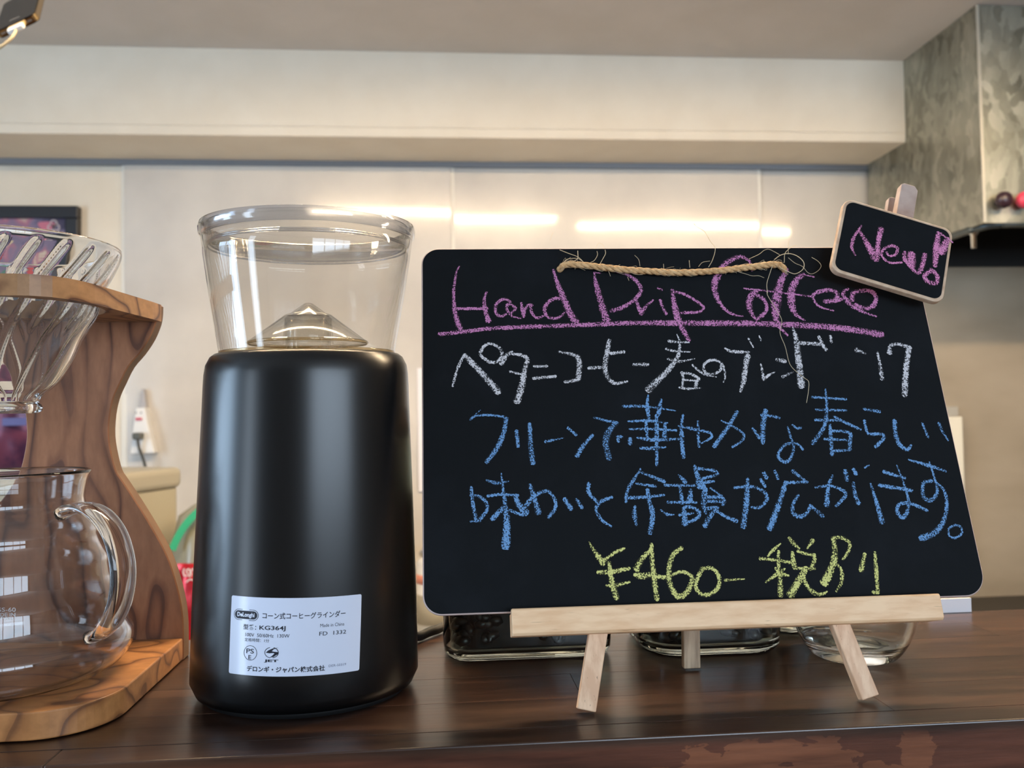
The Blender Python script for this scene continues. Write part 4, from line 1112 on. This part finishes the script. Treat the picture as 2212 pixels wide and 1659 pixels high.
# twine through the board
def B3(x, y, n=0): u, v = BP(x, y, n); return V((u, n, v))
tp = [B3(1209, 583, .0005), B3(1211, 580, -.0008), B3(1224, 572, -.0018), B3(1262, 573, -.0024), B3(1330, 581, -.0026), B3(1400, 586, -.0028), B3(1480, 589, -.0028), B3(1560, 584, -.0026), B3(1620, 577, -.0024), B3(1665, 572, -.002), B3(1683, 573, -.0016), B3(1692, 580, -.0008), B3(1693, 584, .0005)]
tc_ = catmull(tp, 24); m = MB(); L = len(tc_)
acc = 0; ang = [0]
for a, b in zip(tc_[:-1], tc_[1:]): acc += (b-a).length; ang.append(acc*2*pi/.0115)
for ply in range(3):
    path = []
    for i, p in enumerate(tc_):
        t = (tc_[min(i+1, L-1)]-tc_[max(i-1, 0)]).normalized(); u = V((0, 1, 0)); u = (u-t*u.dot(t)).normalized(); w = t.cross(u)
        th = ang[i]+ply*2*pi/3; path.append(p+(u*cos(th)+w*sin(th))*(.00078+.00022*mn.noise(V((i*.06, 4, 0)))))
    m.tube(path, [.00098+.00030*mn.noise(V((i*.11, ply*3, 0))) for i in range(L)], 8)
tw = m.build('twine', M['jute'], cb, world=1, label='frayed jute twine')
m = MB()
ZR = (1480, 480, 6.9125); ZL = (1180, 500, 6.9125)
fib = [(ZR, 1.0, "350,670 410,560 450,390 380,290 330,200 280,130 180,70 130,20"), (ZR, 1.5, "1330,560 1430,490 1560,470 1680,510 1770,600 1760,700 1650,770 1540,740 1420,680"),
 (ZR, .8, "1540,530 1640,610 1750,660 1830,750 1900,770 1990,720 2030,650 1980,580 1890,525"), (ZR, 1.2, "1310,630 1260,780 1220,920 1230,1060"),
 (ZB, 1.0, "830,600 840,640 900,740 960,850 945,960 990,1080 1030,1230 1100,1310 1160,1355 1195,1390 1190,1480 1175,1570"),
 (ZR, .8, "750,690 800,740 900,770 1000,800 1100,800 1180,830"), (ZR, .8, "950,550 1100,480 1180,420 1250,405 1330,440 1410,485"), (ZR, .7, "60,570 70,680"), (ZR, .7, "200,665 260,600 370,580"),
 (ZR, .9, "1480,600 1490,470 1550,400 1610,360 1660,345"), (ZR, .6, "1540,480 1540,350 1550,260"), (ZL, 1.0, "560,460 470,380 340,330 200,275"), (ZL, 1.5, "470,290 470,400 420,440"),
 (ZL, .9, "660,465 720,430 765,350 757,295"), (ZL, 1.1, "800,490 850,400 885,330 878,275"), (ZL, .7, "1320,355 1380,420 1400,520"), (ZL, .8, "1750,485 1755,550"), (ZL, .8, "2135,435 2145,540"),
 (ZL, .8, "930,590 960,670"), (ZL, .7, "1215,590 1330,640 1440,645"), (ZL, .9, "1215,680 1235,735"), (ZL, 1.1, "260,460 330,410 470,405 560,460"), (ZL, .4, "730,260 770,190 800,170 850,210 865,260"), (ZL, .4, "60,130 80,60 105,15")]
for (ox, oy, s_), w, t_ in fib:
    pts = [tuple(float(c) for c in p.split(',')) for p in t_.split()]
    m.tube(catmull([B3(ox+x/s_, oy+y/s_, -.003) for x, y in pts], 6), .000105*w+.00003, 5)
rf = random.Random(9)
for k in range(260):
    i = rf.randrange(6, L-8); p = tc_[i]; t = (tc_[i+3]-tc_[i]).normalized(); a = rf.uniform(0, 2*pi); up_ = V((0, -abs(cos(a))*.4, sin(a)))
    ln = rf.uniform(.001, .0035); r0 = p+up_*.0013
    m.tube(catmull([r0-t*ln*.3, r0+up_*ln*.25+t*ln*.3, r0+up_*ln*rf.uniform(-.1, .6)+t*ln, r0+up_*ln*rf.uniform(-.3, .7)+t*ln*rf.uniform(.8, 1.8)], 4), .00006, 4)
m.build('loose_fibres', M['fibre'], tw, world=1, kind='stuff')
for x, y in ((1209, 582), (1693, 583)):
    m = MB(); c = B3(x, y, -.0001); m.lathe([(0, 0), (.0016, 0), (.0016, .00005), (0, .00005)], (0, 0, 0), 20)
    for q in m.v[-42:]: xx, yy, zz = q; q.x, q.y, q.z = c.x+xx, -.00012-zz, c.z+yy
    m.build('twine_hole', M['hole'], cb, world=1)

# ------------------------------------------------------------------ small "New!" tag clipped to the board
TN = -.0115; TD = .0038
corn = [BP(x, y, TN) for x, y in ((1794, 583), (2037, 657), (2078, 502), (1836, 430))]
tu = (V(corn[1])-V(corn[0])).normalized(); tv = V((-tu.y, tu.x)); tw_ = (V(corn[1])-V(corn[0])).length; t_h = (V(corn[3])-V(corn[0])).dot(tv)
t_h2 = (V(corn[2])-V(corn[1])).dot(tv); th2 = (t_h+t_h2)/2; tc0 = V(corn[0])
tg = bpy.data.objects.new('clip_sign', None); COL.objects.link(tg); tg.matrix_world = BM.copy(); tag(tg, 'small wood-edged blackboard tag reading New, clipped to the upper right corner of the chalkboard', 'sign')
tg.empty_display_size = .02
def TL_(a, b, n): q = tc0+tu*a+tv*b; return (q.x, n, q.y)
m = MB(); m.prism(rrect(0, 0, tw_, th2, .0052, 8), lambda a, b: TL_(a, b, TN), lambda a, b: TL_(a, b, TN+TD)); m.build('wooden_plate', M['tagwood'], tg, bevel=.0006, world=1)
m = MB(); m.prism(rrect(.0016, .0016, tw_-.0016, th2-.0016, .0042, 8), lambda a, b: TL_(a, b, TN-.0002), lambda a, b: TL_(a, b, TN+.0001)); bf = m.build('blackboard_face', M['board'], tg, world=1)
strokes('tag', TN-.0003).build('chalk_word', M['chalk_pink'], tg, world=1, label='pink chalk word New with exclamation mark')
pgx = V(BP(1955, 455, TN+.005)); a0 = (pgx-tc0).dot(tu)
ptop = (V(BP(1965, 404, TN+.006))-tc0).dot(tv)
pg = MB(); ww = .0046
def peg(mb_, n0a, n1a, n0b, n1b):  # tapered prong from jaw (b=low) to handle end
    bl_ = th2*.28
    vs = [TL_(a0-ww, bl_, n0a), TL_(a0+ww, bl_, n0a), TL_(a0+ww, bl_, n1a), TL_(a0-ww, bl_, n1a), TL_(a0-ww, ptop-.0012, n0b), TL_(a0+ww, ptop-.0025, n0b), TL_(a0+ww, ptop-.0025, n1b), TL_(a0-ww, ptop-.0012, n1b), TL_(a0-ww+.0015, ptop, n0b+.0002), TL_(a0+ww-.002, ptop, n0b+.0002), TL_(a0+ww-.002, ptop, n1b), TL_(a0-ww+.0015, ptop, n1b)]
    mb_.add(vs, [(3, 2, 1, 0), (0, 1, 5, 4), (1, 2, 6, 5), (2, 3, 7, 6), (3, 0, 4, 7), (4, 5, 9, 8), (5, 6, 10, 9), (6, 7, 11, 10), (7, 4, 8, 11), (8, 9, 10, 11)])
peg(pg, TN+TD+.0001, -.0003, TN+TD+.0001, TN+TD+.0050)
pg.build('peg_front_prong', M['pegwood'], tg, bevel=.0004, world=1)
pg = MB(); peg(pg, .0032, .0075, .0060, .0100); pg.build('peg_back_prong', M['pegwood'], tg, bevel=.0004, world=1)
m = MB(); sp = []
for i in range(90):
    a = i*.42; q = TL_(a0-ww*1.05+2.1*ww*i/90, th2*.72, 0); sp.append((q[0], .0012+.0030*cos(a), q[2]+.0026*sin(a)))
m.tube(sp, .0005, 6); m.build('spring', M['chrome'], tg, world=1)

# ------------------------------------------------------------------ easel
v0 = -BO.z/BV.z   # board-plane v where z = 0
ez = thing('mini_easel', 'small pale pine tabletop easel holding the chalkboard', 'easel', (BO.x, BO.y, 0))
inv = None
def EW(u, n, v): return BO+BU*u+BN*n+BV*v
l0, l1 = BP(1103, 1341, -.0065), BP(2037, 1316, -.0065)
vt0, vb0 = BP(1103, 1312, -.0065)[1], BP(1103, 1366, -.0065)[1]; vt1, vb1 = BP(2032, 1284, -.0065)[1], BP(2037, 1348, -.0065)[1]
vt = (vt0+vt1)/2; vb = (vb0+vb1)/2
sec = [(-.0065, vb+.0012), (-.0053, vb), (.0085, vb), (.0085, -.0002), (-.0002, -.0002), (-.0002, vt-.0006), (-.0008, vt), (-.0058, vt), (-.0065, vt-.0007)]
m = MB(); m.prism(sec, lambda n_, v_: EW(l0[0]+.0006, n_, v_), lambda n_, v_: EW(l1[0], n_, v_)); m.build('ledge', M['pine'], ez, bevel=.0005, segs=2)
def leg(mb_, pb, pt_, w, n0, n1):
    b = V(pb); t = V(pt_); d = (t-b).normalized(); s_ = V((d.y, -d.x))
    q = [b-s_*w, b+s_*w, t+s_*w, t-s_*w]
    mb_.prism([(p.x, p.y) for p in q], lambda a, c: EW(a, n0, c), lambda a, c: EW(a, n1, c))
LN0, LN1 = .0032, .0080
ub, vbm = BP(1266, 1544, LN0); ut, vtt = BP(1293, 1368, LN0); ub2, _ = BP(1886, 1517, LN0); ut2, vtt2 = BP(1818, 1350, LN0)
sl1 = (ut-ub)/(vtt-vbm); sl2 = (ut2-ub2)/(vtt2-_)
apx = .135
for (u_, s__) in ((ub, sl1), (ub2, sl2)):
    m = MB(); w = .0041
    # lowest corner touches the counter
    d = V((s__, 1)).normalized(); vz = -(BO.z+BN.z*LN1)/BV.z; vb_ = vz+abs(d.x)*w+.0001
    uu = u_+s__*(vb_-vbm)
    top = .12
    leg(m, (uu, vb_), (uu+s__*(top-vb_), top), w, LN0, LN1); m.build('leg', M['pine_leg'], ez, bevel=.0005)
# cross piece joining the legs behind the board
um = (ub+ub2)/2
m = MB(); m.prism([(um-.03, .100), (um+.03, .100), (um+.022, .114), (um-.022, .114)], lambda a, c: EW(a, LN1+.0001, c), lambda a, c: EW(a, LN1+.004, c)); m.build('cross_piece', M['pine_leg'], ez, bevel=.0005)
rb = onz(1493, 1447, 0); tp_ = EW(um, LN1+.008, .110); d = (tp_-rb).normalized(); sd_ = V((1, 0, 0)); nn = d.cross(sd_).normalized()
m = MB(); hw, ht = .0043, .0022; vs = []
for base, off in ((rb+V((0, 0, .0012)), 0), (tp_, 0)):
    for a, b in ((-1, -1), (1, -1), (1, 1), (-1, 1)): vs.append(base+sd_*hw*a+nn*ht*b)
m.add(vs, [(3, 2, 1, 0), (4, 5, 6, 7), (0, 1, 5, 4), (1, 2, 6, 5), (2, 3, 7, 6), (3, 0, 4, 7)]); m.build('rear_leg', M['pine_back'], ez, bevel=.0006, label='greyish rear leg')

# ------------------------------------------------------------------ jars behind the board
def bean_mesh():
    bm = bmesh.new(); bmesh.ops.create_icosphere(bm, subdivisions=1, radius=1)
    vs = [v.co.copy() for v in bm.verts]; fs = [[v.index for v in f.verts] for f in bm.faces]; bm.free(); return vs, fs
BVS, BFS = bean_mesh()
def beans(shape, z0, z1, n, seed):   # shape(t)-> (x, y) on the inside boundary
    r = random.Random(seed); m = MB()
    for k in range(n):
        x, y = shape(r.random()); z = r.uniform(z0+.003, z1-.003)
        M3 = Matrix.Rotation(r.uniform(0, 6.28), 3, 'Z') @ Matrix.Rotation(r.uniform(0, 3.1), 3, 'X')
        m.add([V((x, y, z)) + M3 @ V((v.x*.0048, v.y*.0034, v.z*.0026)) for v in BVS], BFS, 0, True)
    return m
def rr_jar(cx, cy, hx, hy, rad, hgt, seed, label, group=None):
    t = thing('coffee_bean_jar', label, 'jar', (cx, cy, 0), 'coffee bean jars behind the chalkboard')
    m = MB()
    def ring(ins, z): return [(cx+a, cy+b, z) for a, b in rrect(-hx+ins, -hy+ins, hx-ins, hy-ins, max(rad-ins, .002), 8)]
    levels = [(.006, .0003), (.002, .0012), (.0004, .004), (0, .010), (0, hgt*.8), (.004, hgt*.88), (.012, hgt*.93), (.012, hgt), (.0145, hgt), (.0145, hgt*.93), (.007, hgt*.87), (.0028, hgt*.79), (.0024, .0075), (.0040, .0046), (.012, .0038)]
    R_ = [ring(i_, z) for i_, z in levels]; n = len(R_[0]); vs = [p for r_ in R_ for p in r_]; fs = []
    for k in range(len(R_)-1):
        for i in range(n): j = (i+1) % n; fs.append((k*n+i, k*n+j, (k+1)*n+j, (k+1)*n+i))
    fs.append([i for i in range(n)][::-1]); fs.append([(len(R_)-1)*n+i for i in range(n)])
    m.add(vs, fs, 0, True); m.build('glass_body', M['jarglass'], t)
    per = rrect(-hx+.0065, -hy+.0065, hx-.0065, hy-.0065, max(rad-.0065, .003), 8)
    ln = [0]
    for i in range(len(per)): ln.append(ln[-1]+(V(per[i])-V(per[(i+1) % len(per)])).length)
    def shp(u):
        s_ = u*ln[-1]
        for i in range(len(per)):
            if ln[i+1] >= s_:
                f = (s_-ln[i])/(ln[i+1]-ln[i]+1e-9); a = per[i]; b = per[(i+1) % len(per)]; return cx+a[0]+(b[0]-a[0])*f, cy+a[1]+(b[1]-a[1])*f
        return cx+per[0][0], cy+per[0][1]
    m = beans(shp, .0062, hgt*.72, 420, seed)
    m.prism([(a*.90, b*.90) for a, b in per], lambda a, b: (cx+a, cy+b, .0055), lambda a, b: (cx+a, cy+b, hgt*.70)); m.build('coffee_beans', M['bean'], t, kind='stuff')
    m = MB(); m.prism(rrect(-hx+.010, -hy+.010, hx-.010, hy-.010, max(rad-.01, .004), 8), lambda a, b: (cx+a, cy+b, hgt+.0002), lambda a, b: (cx+a, cy+b, hgt+.010)); m.build('lid', M['chrome'], t, bevel=.001)
xa = onz(967, 1415, 0).x; 
rr_jar(.0425, .4685, .0455, .0310, .016, .125, 1, 'square glass jar of dark coffee beans behind the left half of the chalkboard')
rr_jar(.1420, .4660, .0400, .0340, .022, .125, 2, 'rounded glass jar of dark coffee beans behind the middle of the easel rail')
rr_jar(.205, .487, .0200, .0190, .014, .10, 3, 'narrow glass jar of beans tucked between the round clear glass and the middle jar')
gx, gy = onz(1906, 1452, 0).x, .4265
gv = thing('round_glass_vase', 'empty round clear glass with thick base behind the right easel leg', 'glass', (gx, gy, 0))
cv = [(0, .0004), (.0190, .0003), (.0215, .0016), (.0250, .0060), (.0285, .0125), (.0308, .0200), (.0318, .0300), (.0310, .0400), (.0285, .0500), (.0255, .0580), (.0250, .064), (.0262, .070)]
pr = catmull([V((a, b, 0)) for a, b in cv[1:]], 4); outp2 = [(0, .0004)]+[(p.x, p.y) for p in pr]
inn2 = [(p.x-.0020, p.y) for p in pr[::-1] if p.y > .0075] + [(.0200, .0072), (.012, .0068), (.004, .0080), (0, .0082)]
m = MB(); m.lathe(outp2+[(.0252, .0708)]+inn2, (gx, gy, 0), 96); m.build('glass_body', M['vaseglass'], gv)
q = onz(2040, 1322, 0); q1 = onz(2095, 1321, 0)
o = MB().box((q.x-.012, .5050, .0002), (q1.x, .5068, .0088)).build('white_card', M['paper'], origin=(q.x, .506, .0002)); tag(o, 'small white card standing at the back edge of the counter', 'card')
for o in sc.objects:
    if '_xl' in o: del o['_xl']
